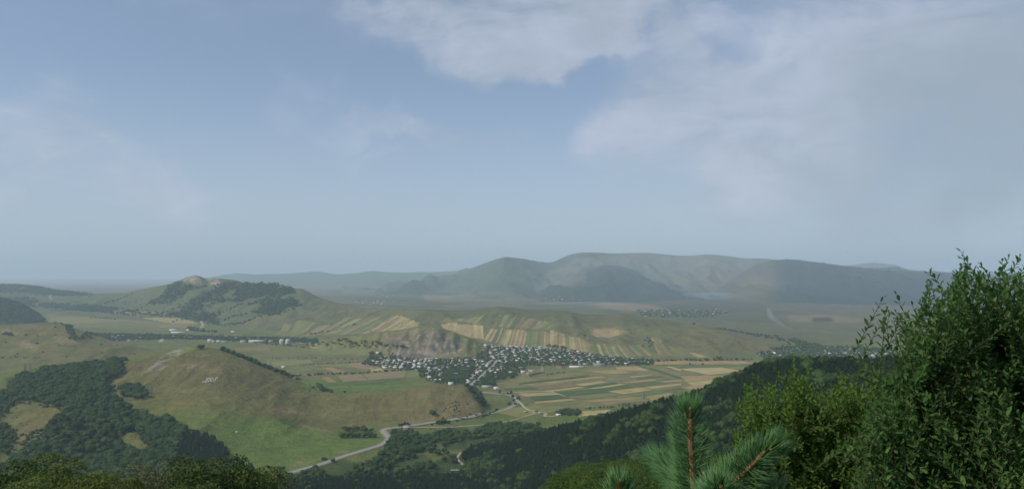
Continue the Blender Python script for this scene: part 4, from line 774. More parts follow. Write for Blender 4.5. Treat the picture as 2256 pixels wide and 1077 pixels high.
def put(kind, P, h, label, forced=False, cull=True, avoid=0):
    P = np.asarray(P, float).reshape(-1, P.shape[-1] if hasattr(P, 'shape') else 3); hh = rng.uniform(*h, len(P))
    if P.shape[1] == 2: P = np.column_stack([P, zat(P[:, 0], P[:, 1])])
    ok = visible(P, hh) if cull else np.ones(len(P), bool)
    if avoid:
        for chunk in (ROADP, HPTS): 
            for i in range(0, len(P), 4000): ok[i:i+4000] &= np.min(np.hypot(P[i:i+4000, None, 0]-chunk[None, :, 0], P[i:i+4000, None, 1]-chunk[None, :, 1]), 1) > avoid
    for p, q in zip(P[ok], hh[ok]): ALL.append((kind, p[0], p[1], p[2], q, label, forced))
HPTS = np.vstack([np.array([h[:2] for h in houses]), HIVES])
def line_pts(pts, step, jit=2.0, ymin=1050, dy=0):
    P = smooth_path([hit(x, y, ymin)+np.array([0, dy]) for x, y in pts], 12); L = np.concatenate([[0], np.cumsum(np.hypot(*np.diff(P, axis=0).T))]); s = np.arange(0, L[-1], step)
    s = s+rng.uniform(-.3, .3, len(s))*step; return np.column_stack([np.interp(s, L, P[:, 0]), np.interp(s, L, P[:, 1])])+rng.normal(0, jit, (len(s), 2))
def pts(*xy, ymin=1050): return np.array([hit(x, y, ymin) for x, y in xy])
# single trees and groups that stand out
put('tree', pts((438, 768), (443, 769), (447, 768), ymin=1500), (9, 11), 'dark tree crowning the top of the grassy hill', True, False)
put('tree', line_pts([(268, 793), (282, 795)], 5, 1, 1500), (7, 9), 'dark tree on the skyline beside the hill wood', True, False)
put('tree', sample_poly([(263, 855), (275, 850), (290, 852), (300, 847), (313, 862), (322, 874), (300, 880), (268, 872)], 9, 12, 0, .2, 1200), (9, 12), 'dark tree of the round copse on the grassy hill', True)
put('tree', pts((236, 856), (243, 857), (248, 858)), (9, 11), 'dark tree between the wood and the round copse', True, False)
put('tree', line_pts([(702, 849), (706, 856), (715, 861), (729, 864)], 6, 1.5), (7, 9), 'dark tree of the curved row right of the hill', True)
put('tree', pts((690, 857), (759, 865), (655, 838), (661, 838)), (6, 8), 'lone small tree on the saddle right of the hill', True, False)
cr = [(x, y-1) for x, y in [(488, 772), (500, 776), (515, 782), (530, 788), (545, 793), (560, 800), (580, 808), (600, 817), (618, 826), (636, 835)]]
cw = []
for i, (x, y) in enumerate(cr):
    Yc = float(np.interp(x, PXS, RIDGES[0].Y))
    for dd in (14, 30, 50): cw.append((((x-CX)/F)*(Yc+dd)+rng.normal(0, 3), Yc+dd+rng.normal(0, 3)))
    if i < len(cr)-1:
        xm = (x+cr[i+1][0])/2; Yc = float(np.interp(xm, PXS, RIDGES[0].Y)); 
        for dd in (10, 24, 42): cw.append((((xm-CX)/F)*(Yc+dd)+rng.normal(0, 3), Yc+dd+rng.normal(0, 3)))
put('tree', np.array(cw), (9, 12), 'dark tree of the belt running down behind the hill crest', True, False)
put('tree', pts((950, 912), (954, 913)), (9, 11), 'lone dark tree on the brown slope above the road', True, False)
put('tree', sample_poly([(1028, 853), (1046, 857), (1060, 870), (1073, 894), (1066, 900), (1050, 884), (1036, 870)], 11, 24, .3, .3, 1300), (8, 11), 'dark tree of the belt edging the brown slope', True)
put('tree', pts((964, 934), (970, 934), (976, 932), (981, 932), (987, 933)), (7, 10), 'dark tree of the small group below the road', True, False)
put('poplar_tree', pts((880, 944), (885, 943), (889, 941), (893, 940), (898, 939), (902, 941), (976, 929)), (11, 15), 'tall narrow tree by the ruined roadside house', True, False)
put('tree', line_pts([(762, 949), (775, 950), (800, 949), (826, 950)], 8, 3), (8, 10), 'dark tree of the upper row left of the road bend', True)
put('tree', line_pts([(757, 964), (770, 964), (800, 963), (830, 963)], 8, 3), (8, 11), 'dark tree of the lower row left of the road bend', True)
put('tree', pts((611, 1040), (614, 1040)), (8, 11), 'dark tree alone on the meadow beside the road', True, False); put('tree', pts((624, 1035)), (6, 7), 'small tree on the meadow beside the road', True, False)
put('poplar_tree', pts((1101, 870), (1119, 873), (1126, 872), (1130, 880)), (14, 20), 'tall poplar near the road junction', True, False); put('tree', pts((1131, 884), (1141, 880), (1142, 879), (1136, 892), (1122, 893)), (6, 9), 'dark tree beside the road junction', True, False)
put('tree', sample_poly([(1226, 911), (1240, 906), (1280, 909), (1277, 915), (1230, 915)], 9, 10, 0, .3, 1300), (7, 10), 'dark tree sheltering the white roofed hut', True)
put('poplar_tree', pts((1245, 912)), (15, 16), 'tall narrow tree beside the white roofed hut', True, False)
put('tree', pts((1184, 936), (1187, 936)), (7, 8), 'round lone tree at the edge of the valley woods', True, False)
put('tree', pts((963, 1002), (978, 998), (985, 1003), (978, 1016), (1000, 1020), (964, 1000), (1002, 1021), (950, 995), (945, 996), (998, 1012)), (8, 11), 'dark tree standing in the valley clearing', True, False)
put('tree', pts((1520, 804), (1548, 804)), (7, 9), 'small lone tree on the far fields', True, False); put('poplar_tree', pts((1580, 793), (1584, 793), (1588, 793)), (16, 20), 'tall poplar in the hedgerow beyond the fields', True, False)
put('bush', pts(*[(1000+rng.normal(0, 14), 897+rng.normal(0, 8)) for _ in range(34)]), (1.6, 3.2), 'small dark bush dotted on the brown slope', True, False)
put('bush', line_pts([(1010, 922), (1050, 914), (1092, 907)], 9, 3), (2, 4.5), 'low bush lining the road under the brown slope', True); put('bush', line_pts([(1090, 911), (1000, 927), (940, 936)], 12, 4), (2, 4), 'low bush below the road embankment', True)
put('bush', pts((714, 1013), (716, 1014)), (5, 6), 'pale bush beside the lower road', True, False)
put('bush', pts(*[(962+rng.normal(0, 10), 947+rng.normal(0, 3)) for _ in range(14)]), (1, 1.8), 'tiny dark bush standing in for livestock on the meadow below the road', True, False)  # bush shapes stand in for the grazing livestock
# woods
glade = lambda P, polys: P[~np.any([inpoly(px_of(P[:, 0], P[:, 1]), row_of(P[:, 2]+l_, P[:, 1]), g_) for g_ in polys for l_ in (0, 4, 8, 12)], axis=0)]
P = glade(sample_poly(WOOD_L, 8.2, 8.2, .3, .4, 1080, lift=6), [GLADE_L])
pxp, rwp = px_of(P[:, 0], P[:, 1]), row_of(P[:, 2], P[:, 1]); con = inpoly(pxp, rwp, [(405, 955), (470, 960), (515, 1000), (570, 1040), (570, 1077), (380, 1060), (390, 990)]) | (inpoly(pxp, rwp, [(120, 960), (250, 920), (260, 1010), (60, 1030)]) & (rng.random(len(P)) < .5))
put('tree', P[~con], (6.5, 14), 'dark broadleaf tree of the wood on the hill flank'); put('pine_tree', P[con], (9, 12), 'dark conifer at the lower end of the hill wood')
put('grey_bush', sample_poly([(0, 862), (50, 870), (140, 895), (135, 905), (60, 892), (0, 900)], 9, 9, 0, .4, 1080, .6), (3, 5), 'grey green bush at the upper left wood edge'); put('grey_bush', sample_poly([(222, 935), (262, 925), (300, 940), (262, 968), (262, 1000), (220, 990)], 8, 8, 0, .4, 1080, .6), (4, 6), 'grey green bush round the wooded glade')
put('grey_bush', sample_poly([(40, 960), (130, 925), (110, 980), (60, 1010)], 9, 9, 0, .4, 1080, .5), (4, 6), 'grey green bush beside the open slope')
put('tree', sample_poly(WOOD_L2, 8.5, 8.5, .2, .4, 1080, .75), (6, 9), 'dark tree at the left edge of the open slope')
GL = [[(978, 985), (1000, 975), (1060, 978), (1045, 992), (1020, 990), (975, 996)], [(958, 975), (980, 972), (975, 990), (1000, 1000), (1030, 1000), (1010, 1030), (960, 1035), (955, 1010), (940, 1005), (955, 990)], [(1020, 968), (1070, 965), (1090, 975), (1060, 988), (1015, 982)], [(855, 1035), (880, 1015), (910, 1012), (900, 1030)], [(700, 1028), (760, 1012), (790, 1020), (730, 1040)], [(910, 998), (940, 995), (950, 1004), (915, 1010)], [(1120, 960), (1160, 955), (1150, 966), (1115, 972)]]
for p in WOOD_V: put('tree', glade(sample_poly(p, 9.5, 9.5, .2, .42, 1050, .95, lift=7), GL), (5, 10.5), 'dark broadleaf tree of the valley woods', avoid=8)
put('tree', sample_poly([(872, 950), (900, 950), (880, 1000), (862, 985)], 8, 8, .2, .4, 1050, .8, lift=6), (7, 9), 'dark broadleaf tree of the valley woods', avoid=8)
P = glade(sample_poly([(585, 1058), (700, 1050), (840, 1042), (900, 1032), (960, 1036), (1010, 1030), (1080, 990), (1110, 1100), (560, 1100)], 6.2, 6.2, .4, .42, 1000, lift=7), [[(945, 985), (1030, 990), (1022, 1030), (965, 1036)]]); con = rng.random(len(P)) < sstep(row_of(P[:, 2], P[:, 1]), 1025, 1065)*.85+.1
put('pine_tree', P[con], (9, 12), 'dark pine on the valley floor below the viewpoint', avoid=5); put('tree', P[~con], (7, 10), 'dark broadleaf tree among the valley floor pines', avoid=6)
a = np.arange(-420, 640, 5.6); b = np.arange(470, 1420, 5.6); A, B = np.meshgrid(a, b); A = A.ravel()+rng.uniform(-2.5, 2.5, A.size); B = B.ravel()+rng.uniform(-2.5, 2.5, B.size)
m_ = (idat(A, B) == ID['forest_spur']) & (px_of(A, B) < 2300); P = np.column_stack([A[m_], B[m_], zat(A[m_], B[m_])]); mixn = fbm(P[:, 0]/70, P[:, 1]/70, 3, 77); pxx = px_of(P[:, 0], P[:, 1]); con = mixn+rng.normal(0, .35, len(P)) < .75-.25*sstep(pxx, 1250, 1450)
for lo_, hi_, lb_ in [(0, 1180, 'at the low left end of the spur'), (1180, 1330, 'on the lower spur beyond the bright canopy'), (1330, 1480, 'on the spur left of the young pine'), (1480, 1650, 'on the spur behind the young pine'), (1650, 2400, 'on the spur top behind the shrubs')]:
    q_ = P[con & (pxx >= lo_) & (pxx < hi_)]; put('pine_tree', q_, (7, 11.5), 'dark pine '+lb_)
put('tree', P[~con], (7.5, 11), 'rounded dark tree mixed into the pine spur')
# bright canopy just below the viewpoint
a = np.arange(-40, 260, 5.6); b = np.arange(118, 400, 5.6); A, B = np.meshgrid(a, b); A = A.ravel()+rng.uniform(-2, 2, A.size); B = B.ravel()+rng.uniform(-2, 2, B.size); pxx = px_of(A, B)
rw_ = row_of(zat(A, B)+7, B); m_ = (pxx > 1040) & (pxx < 2100) & (rw_ > np.interp(pxx, [1040, 1150, 1280, 1400, 1600, 2100], [1090, 1046, 1018, 1008, 1000, 985]))
P = np.column_stack([A[m_], B[m_]]); pxx = px_of(P[:, 0], P[:, 1])
for lo_, hi_, lb_ in [(0, 1200, 'at the left end of the near slope'), (1200, 1330, 'on the near slope left of the low pine shoot'), (1330, 1480, 'on the near slope behind the left pine shoots'), (1480, 2400, 'on the near slope behind the upright pine shoot')]:
    put('canopy_tree', P[(pxx >= lo_) & (pxx < hi_)], (6.5, 9), 'bright green canopy tree '+lb_, True)
# village gardens, hedgerows and far woods
for p, sp, hh, ym, lab in [(VIL[0], 10.5, (4.5, 8.5), 1900, 'village garden tree'), (VIL[1], 13, (7, 11), 3000, 'tree of the far left village'), ([(1665, 780), (1700, 768), (1760, 762), (1860, 764), (1960, 768), (2000, 800), (1700, 800)], 15, (7, 10), 2200, 'tree of the right village')]:
    put('tree', sample_poly(p, sp, sp, .2, .4, ym, .56), hh, lab, avoid=8.5)
put('tree', sample_poly([(1040, 812), (990, 815), (985, 842), (1028, 842)], 9, 9, .2, .3, 1900), (6, 9), 'village orchard tree', avoid=8); put('tree', sample_poly([(1060, 840), (1085, 822), (1090, 850), (1055, 850)], 9, 9, .2, .3, 1900), (7, 10), 'village tree by the lower end of the street', avoid=8)
for p, st, hh, ym, jt in [([(640, 829), (700, 826), (780, 823), (860, 818), (925, 812)], 7, (4, 7), 1900, 5), ([(665, 806), (700, 803), (760, 800), (800, 798)], 9, (3, 6), 1900, 4), ([(600, 791), (680, 789), (790, 792)], 14, (3, 5), 1900, 3), ([(1165, 829), (1180, 825), (1200, 822)], 6, (4, 6), 1900, 2), ([(1430, 797), (1480, 795.5), (1560, 794), (1660, 793)], 9, (5, 9), 2300, 5), ([(1385, 801), (1440, 800)], 12, (4, 6), 2300, 4),
                          ([(1415, 793), (1435, 797), (1434, 803), (1420, 803)], 9, (6, 9), 2300, 5), ([(740, 751), (790, 757), (850, 761), (900, 768)], 11, (6, 10), 2600, 6), ([(690, 756), (760, 762), (830, 765)], 14, (5, 8), 2600, 4), ([(1208, 764), (1225, 764), (1248, 768)], 8, (8, 11), 2600, 8), ([(1278, 733), (1290, 742)], 12, (4, 6), 2700, 5), ([(1424, 744), (1436, 756), (1432, 765)], 14, (4, 7), 2700, 10), ([(1460, 758), (1480, 746), (1500, 738)], 18, (3, 5), 2700, 4),
                          ([(1530, 718), (1580, 726), (1640, 735)], 14, (8, 12), 3500, 10), ([(1655, 737), (1700, 744), (1760, 757), (1800, 768)], 9, (9, 13), 3000, 28), ([(680, 737), (720, 731), (760, 722), (790, 715)], 12, (5, 8), 3000, 5), ([(120, 684), (240, 688), (330, 694), (440, 699)], 16, (6, 10), 4000, 10), ([(110, 683), (200, 686), (300, 691), (380, 697)], 16, (5, 9), 4000, 8), ([(200, 700), (260, 704)], 14, (5, 8), 4000, 8), ([(0, 789), (40, 788), (90, 790)], 16, (3, 5), 2000, 3),
                          ([(120, 712), (150, 719), (200, 736), (240, 748)], 9, (7, 10), 2500, 8), ([(345, 745), (500, 750), (700, 757)], 14, (6, 9), 3000, 14), ([(412, 722), (420, 726), (450, 731), (475, 733)], 10, (9, 13), 3200, 14), ([(1205, 826), (1225, 823), (1245, 822)], 7, (3, 5), 1900, 2), ([(1345, 801), (1360, 800), (1375, 802)], 8, (6, 9), 2200, 5), ([(1290, 901), (1340, 898), (1400, 893)], 8, (3, 5), 1400, 4), ([(1085, 905), (1100, 902)], 6, (3, 5), 1300, 3),
                          ([(295, 684), (340, 668), (394, 649)], 15, (8, 12), 4200, 10), ([(231, 670), (262, 660), (287, 650)], 16, (8, 12), 4500, 10), ([(465, 711), (530, 694), (598, 677)], 11, (8, 12), 4100, 12), ([(452, 698), (500, 684), (558, 669)], 12, (8, 12), 4100, 12), ([(436, 679), (480, 668), (540, 660)], 13, (8, 12), 4100, 14), ([(497, 717), (560, 701), (620, 688), (655, 681)], 11, (8, 12), 4100, 12), ([(355, 690), (400, 676), (440, 664)], 14, (8, 12), 4100, 14), ([(395, 705), (430, 700), (460, 706), (480, 716)], 10, (8, 12), 4000, 22)]:
    put('tree', line_pts(p, st, jt, ym), hh, 'tree of a distant hedgerow')
for p in FOREST_R:
    P = sample_poly(p, 16, 16, .2, .45, 4000, .85, yr=(4000, 8500), lift=5); P = P[fbm(P[:, 0]/150, P[:, 1]/260, 4, 97)+rng.normal(0, .12, len(P)) > -.3]; put('tree', P, (9, 13), 'tree of the distant hill woods')
put('tree', sample_poly([(-60, 660), (0, 657), (40, 667), (80, 688), (100, 706), (60, 712), (-60, 714)], 15, 15, .2, .45, 4000, .9), (9, 12), 'tree of the distant hill woods')
put('tree', sample_poly([(220, 665), (400, 655), (560, 690), (440, 715), (300, 690)], 60, 60, .2, .45, 4000, .7), (6, 9), 'scattered tree on the distant hill')
put('bush', sample_poly([(0, 720), (120, 715), (330, 780), (200, 790), (0, 780)], 60, 60, .2, .45, 2200, .4), (4, 7), 'bush on the low hill'); put('bush', sample_poly([(15, 880), (125, 892), (90, 950), (20, 990)], 14, 14, .2, .45, 1080, .15), (1.5, 3), 'bush on the open slope')
put('tree', sample_poly([(1400, 683), (1560, 683), (1610, 688), (1560, 700), (1420, 700)], 42, 42, .2, .45, 5000, .8), (8, 12), 'tree of a distant village'); put('tree', sample_poly([(8, 732), (28, 732), (30, 741), (6, 741)], 12, 12, 0, .3, 2200), (6, 9), 'dark tree of the clump on the low hill')

def place_tree(name, kind, x, y, z, h, label, cat, group=None):
    crown, trunk, _ = PR[kind][rng.integers(len(PR[kind]))]; e = link(bpy.data.objects.new(name, None), label=label, category=cat)
    if group: e['group'] = group
    e.location = (x, y, z-.1); s = h*rng.uniform(.9, 1.12, 2); e.scale = (s[0], s[1], h); e.rotation_euler = (0, 0, rng.uniform(0, 6.28)); e.empty_display_size = .2
    link(bpy.data.objects.new('trunk', trunk), e); link(bpy.data.objects.new('crown', crown), e); return e
def scatter(name, rows, kinds, label):
    """the remaining trees: real instances on points in one object"""
    me = bpy.data.meshes.new(name); me.vertices.add(len(rows)); me.vertices.foreach_set('co', np.array([[r[1], r[2], r[3]-.1] for r in rows], np.float32).ravel())
    protos = [p[2] for k in kinds for p in PR[k]]; first = {}; n = 0
    for k in kinds: first[k] = (n, len(PR[k])); n += len(PR[k])
    at = me.attributes.new('size', 'FLOAT', 'POINT'); at.data.foreach_set('value', np.array([r[4] for r in rows], np.float32)*rng.uniform(.85, 1.15, len(rows)).astype(np.float32))
    at = me.attributes.new('turn', 'FLOAT', 'POINT'); at.data.foreach_set('value', rng.uniform(0, 6.28, len(rows)).astype(np.float32))
    at = me.attributes.new('pick', 'INT', 'POINT'); at.data.foreach_set('value', np.array([first[r[0]][0]+rng.integers(first[r[0]][1]) for r in rows], np.int32))
    o = link(bpy.data.objects.new(name, me), kind='stuff', label=label)
    ng = bpy.data.node_groups.new(name, 'GeometryNodeTree'); ng.interface.new_socket('Geometry', in_out='INPUT', socket_type='NodeSocketGeometry'); ng.interface.new_socket('Geometry', in_out='OUTPUT', socket_type='NodeSocketGeometry')
    N, Lk = ng.nodes, ng.links; gi, go = N.new('NodeGroupInput'), N.new('NodeGroupOutput'); jn = N.new('GeometryNodeJoinGeometry')
    for p in reversed(protos):
        oi = N.new('GeometryNodeObjectInfo'); oi.inputs['Object'].default_value = p; oi.inputs['As Instance'].default_value = True; Lk.new(oi.outputs['Geometry'], jn.inputs[0])
    ip = N.new('GeometryNodeInstanceOnPoints'); ip.inputs['Pick Instance'].default_value = True
    def attr(nm, typ): n_ = N.new('GeometryNodeInputNamedAttribute'); n_.data_type = typ; n_.inputs[0].default_value = nm; return n_.outputs['Attribute']
    Lk.new(gi.outputs[0], ip.inputs['Points']); Lk.new(jn.outputs[0], ip.inputs['Instance']); Lk.new(attr('pick', 'INT'), ip.inputs['Instance Index'])
    cx = N.new('ShaderNodeCombineXYZ'); Lk.new(attr('turn', 'FLOAT'), cx.inputs[2]); Lk.new(cx.outputs[0], ip.inputs['Rotation'])
    cs = N.new('ShaderNodeCombineXYZ'); sz = attr('size', 'FLOAT'); [Lk.new(sz, cs.inputs[i]) for i in range(3)]; Lk.new(cs.outputs[0], ip.inputs['Scale']); Lk.new(ip.outputs[0], go.inputs[0])
    md = o.modifiers.new('scatter', 'NODES'); md.node_group = ng; return o
NM = {'tree': ('tree', 'tree'), 'pine_tree': ('pine_tree', 'pine tree'), 'canopy_tree': ('leafy_tree', 'tree'), 'bush': ('bush', 'bush'), 'grey_bush': ('bush', 'bush'), 'poplar_tree': ('poplar_tree', 'poplar')}
def behind(r):   # hidden by the shrubs from the viewpoint
    px_, rw_ = CX+F*r[1]/r[2], HY-F*(r[3]+r[4]-H)/r[2]; return px_ > 1930 or (px_ > 1640 and rw_ > 862) or (px_ > 1470 and rw_ > 1040)
bykind = {}
for r in ALL: bykind.setdefault(NM[r[0]][0], []).append(r)
for nm, rows in bykind.items():
    rows.sort(key=lambda r: (behind(r), not r[6], r[2]/r[4])); n = min(285, max(1, sum(not behind(r) for r in rows)))
    for r in rows[:n]: place_tree(nm, r[0], r[1], r[2], r[3], r[4], r[5], NM[r[0]][1], {'tree': 'dark broadleaf trees', 'pine_tree': 'dark pines', 'leafy_tree': 'bright canopy trees', 'bush': 'bushes', 'poplar_tree': 'poplars'}[nm])
    print(nm, len(rows))
    if len(rows) > n:
        ks = sorted({r[0] for r in rows[n:]}); scatter({'tree': 'forest', 'pine_tree': 'pine_forest', 'bush': 'bushes', 'leafy_tree': 'canopy'}.get(nm, nm+'_rest'), rows[n:], ks, {'tree': 'dark broadleaf woods, hedgerows and village trees', 'pine_tree': 'dark pine forest covering the spur and valley floor'}.get(nm, 'bushes and low trees dotted over the slopes'))
# crowns at the lower left, 60 to 90 m away
m_l1 = foliage_mat('near_crown_green', (.075, .115, .024), (.175, .225, .056), scale=.9); m_l2 = foliage_mat('near_crown_grey', (.085, .105, .048), (.18, .20, .10), scale=.9); m_l3 = foliage_mat('near_crown_dark', (.042, .078, .018), (.120, .168, .044), scale=.9)
NEARM = {}
for i, (mt, s) in enumerate([(m_l1, 600), (m_l1, 601), (m_l2, 602), (m_l3, 603), (m_l3, 604)]):
    V, q, tr = crown_broad(s, 13000 if i != 2 else 7000, .030 if i != 2 else .026, 46, rx=.44, rz=.38, zc=.60, spread=.9, lr=(.13, .26), lc=(.45, 1.0), top=1.0); NEARM[i] = (mesh_np('crown', V, [q, tr], mt), trunk_v(.6, .02, 6, s).mesh('trunk', m_bark))
for px, row, Y, k, wd, lab in [(18, 1016, 84, 3, 1.0, 'dark crown in the lower left corner, leftmost of the slope trees'), (92, 1000, 96, 3, 1.0, 'dark green crown behind the bright one at the lower left'), (60, 1046, 62, 1, 1.0, 'yellow green crown at the lower left corner'), (150, 1018, 72, 0, 1.1, 'yellow green crown second from the lower left corner'), (222, 1032, 63, 1, .9, 'small yellow green crown left of the grey one'),
                               (290, 1022, 68, 2, 1.0, 'sparse grey green crown in the middle of the lower left trees'), (365, 1012, 74, 2, 1.05, 'sparse grey green crown beside the tall dark tree'), (455, 996, 72, 3, 1.0, 'tall dark green tree at the bottom, left of its twin'), (522, 1002, 76, 4, 1.0, 'tall dark green tree at the bottom, rightmost of the slope trees'), (415, 1050, 60, 4, .8, 'low dark crown under the tall dark tree'), (556, 1036, 82, 4, .7, 'small dark crown at the right end of the slope trees'), (180, 1066, 52, 0, .8, 'low bright crown at the bottom edge')]:
    x = (px-CX)/F*Y; zt = H-(row-HY)*Y/F; zg = float(zat(x, Y)); h = zt-zg
    e = link(bpy.data.objects.new('slope_tree', None), label=lab, category='tree'); e.location = (x, Y, zg-.3); w_ = h*.95*wd*rng.uniform(.92, 1.05); e.scale = (w_, w_, h); e.rotation_euler = (0, 0, rng.uniform(0, 6.28)); e.empty_display_size = .2
    link(bpy.data.objects.new('trunk', NEARM[k][1]), e); link(bpy.data.objects.new('crown', NEARM[k][0]), e)

# ------------------------------------------------------------------ white letters on the hill
m_white = simple_mat('whitewashed_stone', (.74, .74, .70), .8, .1, .08, 2)
STROKES = {'J': [[(.95, 1), (.62, .16), (.40, .0), (.08, .08), (.05, .28)], [(.55, 1), (1.1, 1)]], 'E': [[(.9, 1), (.12, 1), (0, 0), (.8, 0)], [(.06, .52), (.7, .52)]], 'S': [[(.92, .86), (.7, 1), (.25, .98), (.12, .75), (.3, .56), (.66, .48), (.82, .26), (.62, .02), (.2, 0), (0, .14)]], 'U': [[(.1, 1), (0, .22), (.2, 0), (.6, 0), (.78, .22), (.92, 1)]]}
pL = hit(463.5, 836, 1300); root = link(bpy.data.objects.new('hillside_letters', None), label='white JESUS letters laid out on the grassy hill slope', category='letters'); z0 = float(zat(*pL)); root.location = (pL[0], pL[1], z0)
for k, ch in enumerate('JESUS'):
    b = MB()
    for st_ in STROKES[ch]:
        pp = []
        for (u0, v0), (u1, v1) in zip(st_[:-1], st_[1:]):
            for s in np.linspace(0, 1, 6)[:-1]: pp.append((u0+(u1-u0)*s, v0+(v1-v0)*s))
        pp.append(st_[-1]); W3 = []
        for u, v in pp:
            x = pL[0]-14.6+k*6.1+u*4.2+(v-.5)*-1.2; y = pL[1]-10+v*20; W3.append(np.array([x-pL[0], y-pL[1], float(zat(x, y))-z0+.45]))
        for a_, c_ in zip(W3[:-1], W3[1:]): 
            dx = unit((c_-a_)[None])[0]*.3; b.bar(a_-dx, c_+dx, .55+.5*abs(dx[0])/.3, None, 4)
    V = np.array(b.V); o = link(bpy.data.objects.new('letter', mesh_np('letter', V, np.array(b.F4), m_white)), root)
# ------------------------------------------------------------------ power line towers
m_steel = simple_mat('galvanised_steel', (.16, .17, .17), .6, .4, .1, 1, .4); m_wood = simple_mat('pole_wood', (.12, .10, .08), .9, .1, .2, 1)
def pylon(px, row, h, label, w=3.0):
    p = hit(px, row, 1100); e = link(bpy.data.objects.new('power_pylon', None), label=label, category='pylon', group='power pylons'); e.location = (p[0], p[1], float(zat(*p))-.3); e.rotation_euler = (0, 0, rng.uniform(-.5, .5))
    wt = .45; r = .20
    for sx in (-1, 1):
        for sy in (-1, 1): link(bpy.data.objects.new('leg', MB().bar((sx*w, sy*w, 0), (sx*wt, sy*wt, h), r, r*.8, 4).mesh('leg', m_steel)), e)
    b = MB(); n = 7; zs = [h*(1-(1-i/n)**1.25) for i in range(n+1)]
    for i in range(n):
        for (a0, b0), (a1, b1) in [((-1, -1), (1, -1)), ((1, -1), (1, 1)), ((1, 1), (-1, 1)), ((-1, 1), (-1, -1))]:
            w0 = w+(wt-w)*zs[i]/h; w1 = w+(wt-w)*zs[i+1]/h; b.bar((a0*w0, b0*w0, zs[i]), (a1*w1, b1*w1, zs[i+1]), .12); b.bar((a1*w0, b1*w0, zs[i]), (a0*w1, b0*w1, zs[i+1]), .12); b.bar((a0*w1, b0*w1, zs[i+1]), (a1*w1, b1*w1, zs[i+1]), .11)
    link(bpy.data.objects.new('bracing', b.mesh('bracing', m_steel)), e)
    for z, L in ((.70, 4.6), (.83, 3.8), (.95, 3.0)):
        c = MB(); 
        for sd in (-1, 1): c.bar((sd*.3, 0, h*z), (sd*L, 0, h*z), .2, .1); c.bar((sd*.3, 0, h*z+1.3), (sd*L, 0, h*z), .12, .1); c.bar((sd*L, 0, h*z), (sd*L, 0, h*z-1.6), .12)
        link(bpy.data.objects.new('crossarm', c.mesh('crossarm', m_steel)), e)
for a in [(55, 824, 25, 'left of two lattice pylons on the skyline above the wood'), (67, 824, 27, 'right of two lattice pylons on the skyline above the wood'), (549, 858, 26, 'lattice pylon on the slope right of the white letters'), (682, 862, 21, 'lattice pylon on the saddle right of the hill'), (1419, 880, 19, 'lattice pylon among the fields above the pine'), (334, 867, 18, 'short lattice pylon beside the round copse')]: pylon(*a, w=2.2)
def hframe(px, row, h, sp, label):
    p = hit(px, row, 1100); e = link(bpy.data.objects.new('power_pole', None), label=label, category='power pole', group='power pylons'); e.location = (p[0], p[1], float(zat(*p))-.3)
    for s in (-1, 1): link(bpy.data.objects.new('post', MB().bar((s*sp/2, 0, 0), (s*sp/2, 0, h), .3, .22, 6).mesh('post', m_wood)), e)
    link(bpy.data.objects.new('crossarm', MB().bar((-sp*.9, .3, h-1.2), (sp*.9, .3, h-1.2), .2).mesh('crossarm', m_wood)), e); link(bpy.data.objects.new('brace', MB().bar((-sp/2, .3, h*.55), (sp/2, .3, h-1.4), .12).mesh('brace', m_wood)), e)
hframe(611, 869, 25, 6, 'twin legged power pole on the brown slope'); hframe(860, 856, 16, 5, 'twin legged power pole on the green saddle')
# ------------------------------------------------------------------ smoke drifting over the far plain
def volume_mat(name, dens, color):
    m_, t = material(name); pv = t.node('ShaderNodeVolumePrincipled'); pv.inputs['Color'].default_value = (*color, 1); pv.inputs['Density'].default_value = dens; t.l.new(pv.outputs[0], t.node('ShaderNodeOutputMaterial').inputs['Volume']); m_.cycles.homogeneous_volume = True; return m_
def outward(me):
    import bmesh
    b = bmesh.new(); b.from_mesh(me); bmesh.ops.recalc_face_normals(b, faces=b.faces)
    if b.calc_volume(signed=True) < 0: bmesh.ops.reverse_faces(b, faces=b.faces)
    b.to_mesh(me); b.free()
def puff(path, radii, mat, label, flat=1.0):
    n = 14; V = []; P = np.array(path, float)
    for i, (p, r) in enumerate(zip(P, radii)):
        for k in range(n): a = 6.283*k/n; w_ = r*(1+.18*math.sin(k*2.1+i*1.7)); V.append((p[0]+w_*math.cos(a)*.8, p[1]+w_*math.cos(a)*.6, p[2]+w_*math.sin(a)*flat))
    Fq = [(i*n+k, i*n+(k+1) % n, (i+1)*n+(k+1) % n, (i+1)*n+k) for i in range(len(P)-1) for k in range(n)]
    V += [tuple(P[0]), tuple(P[-1])]; F3 = [(len(V)-2, (k+1) % n, k) for k in range(n)]+[(len(V)-1, (len(P)-1)*n+k, (len(P)-1)*n+(k+1) % n) for k in range(n)]
    me = mesh_np('smoke', np.array(V), [np.array(Fq), np.array(F3)], mat, True); outward(me); return link(bpy.data.objects.new('smoke', me), kind='stuff', label=label)
def W3(px, row, Y): return ((px-CX)/F*Y, Y, H-(row-HY)*Y/F)
puff([W3(1772, 736, 3780), W3(1755, 730, 3830), W3(1735, 722, 3900), W3(1716, 711, 3980), W3(1702, 700, 4060), W3(1694, 688, 4140), W3(1690, 678, 4200)], [1, 4, 8, 14, 20, 26, 6], volume_mat('smoke_plume', .0026, (.85, .92, 1)), 'thin smoke plume drifting up over the right plain')
puff([W3(1197, 824, 2260), W3(1196, 819, 2270), W3(1194, 813, 2280), W3(1193, 808, 2290)], [.6, 4, 8, 2], volume_mat('smoke_wisp', .02, (.85, .92, 1)), 'small smoke wisp rising at the village edge')
v_, f_ = ICO2
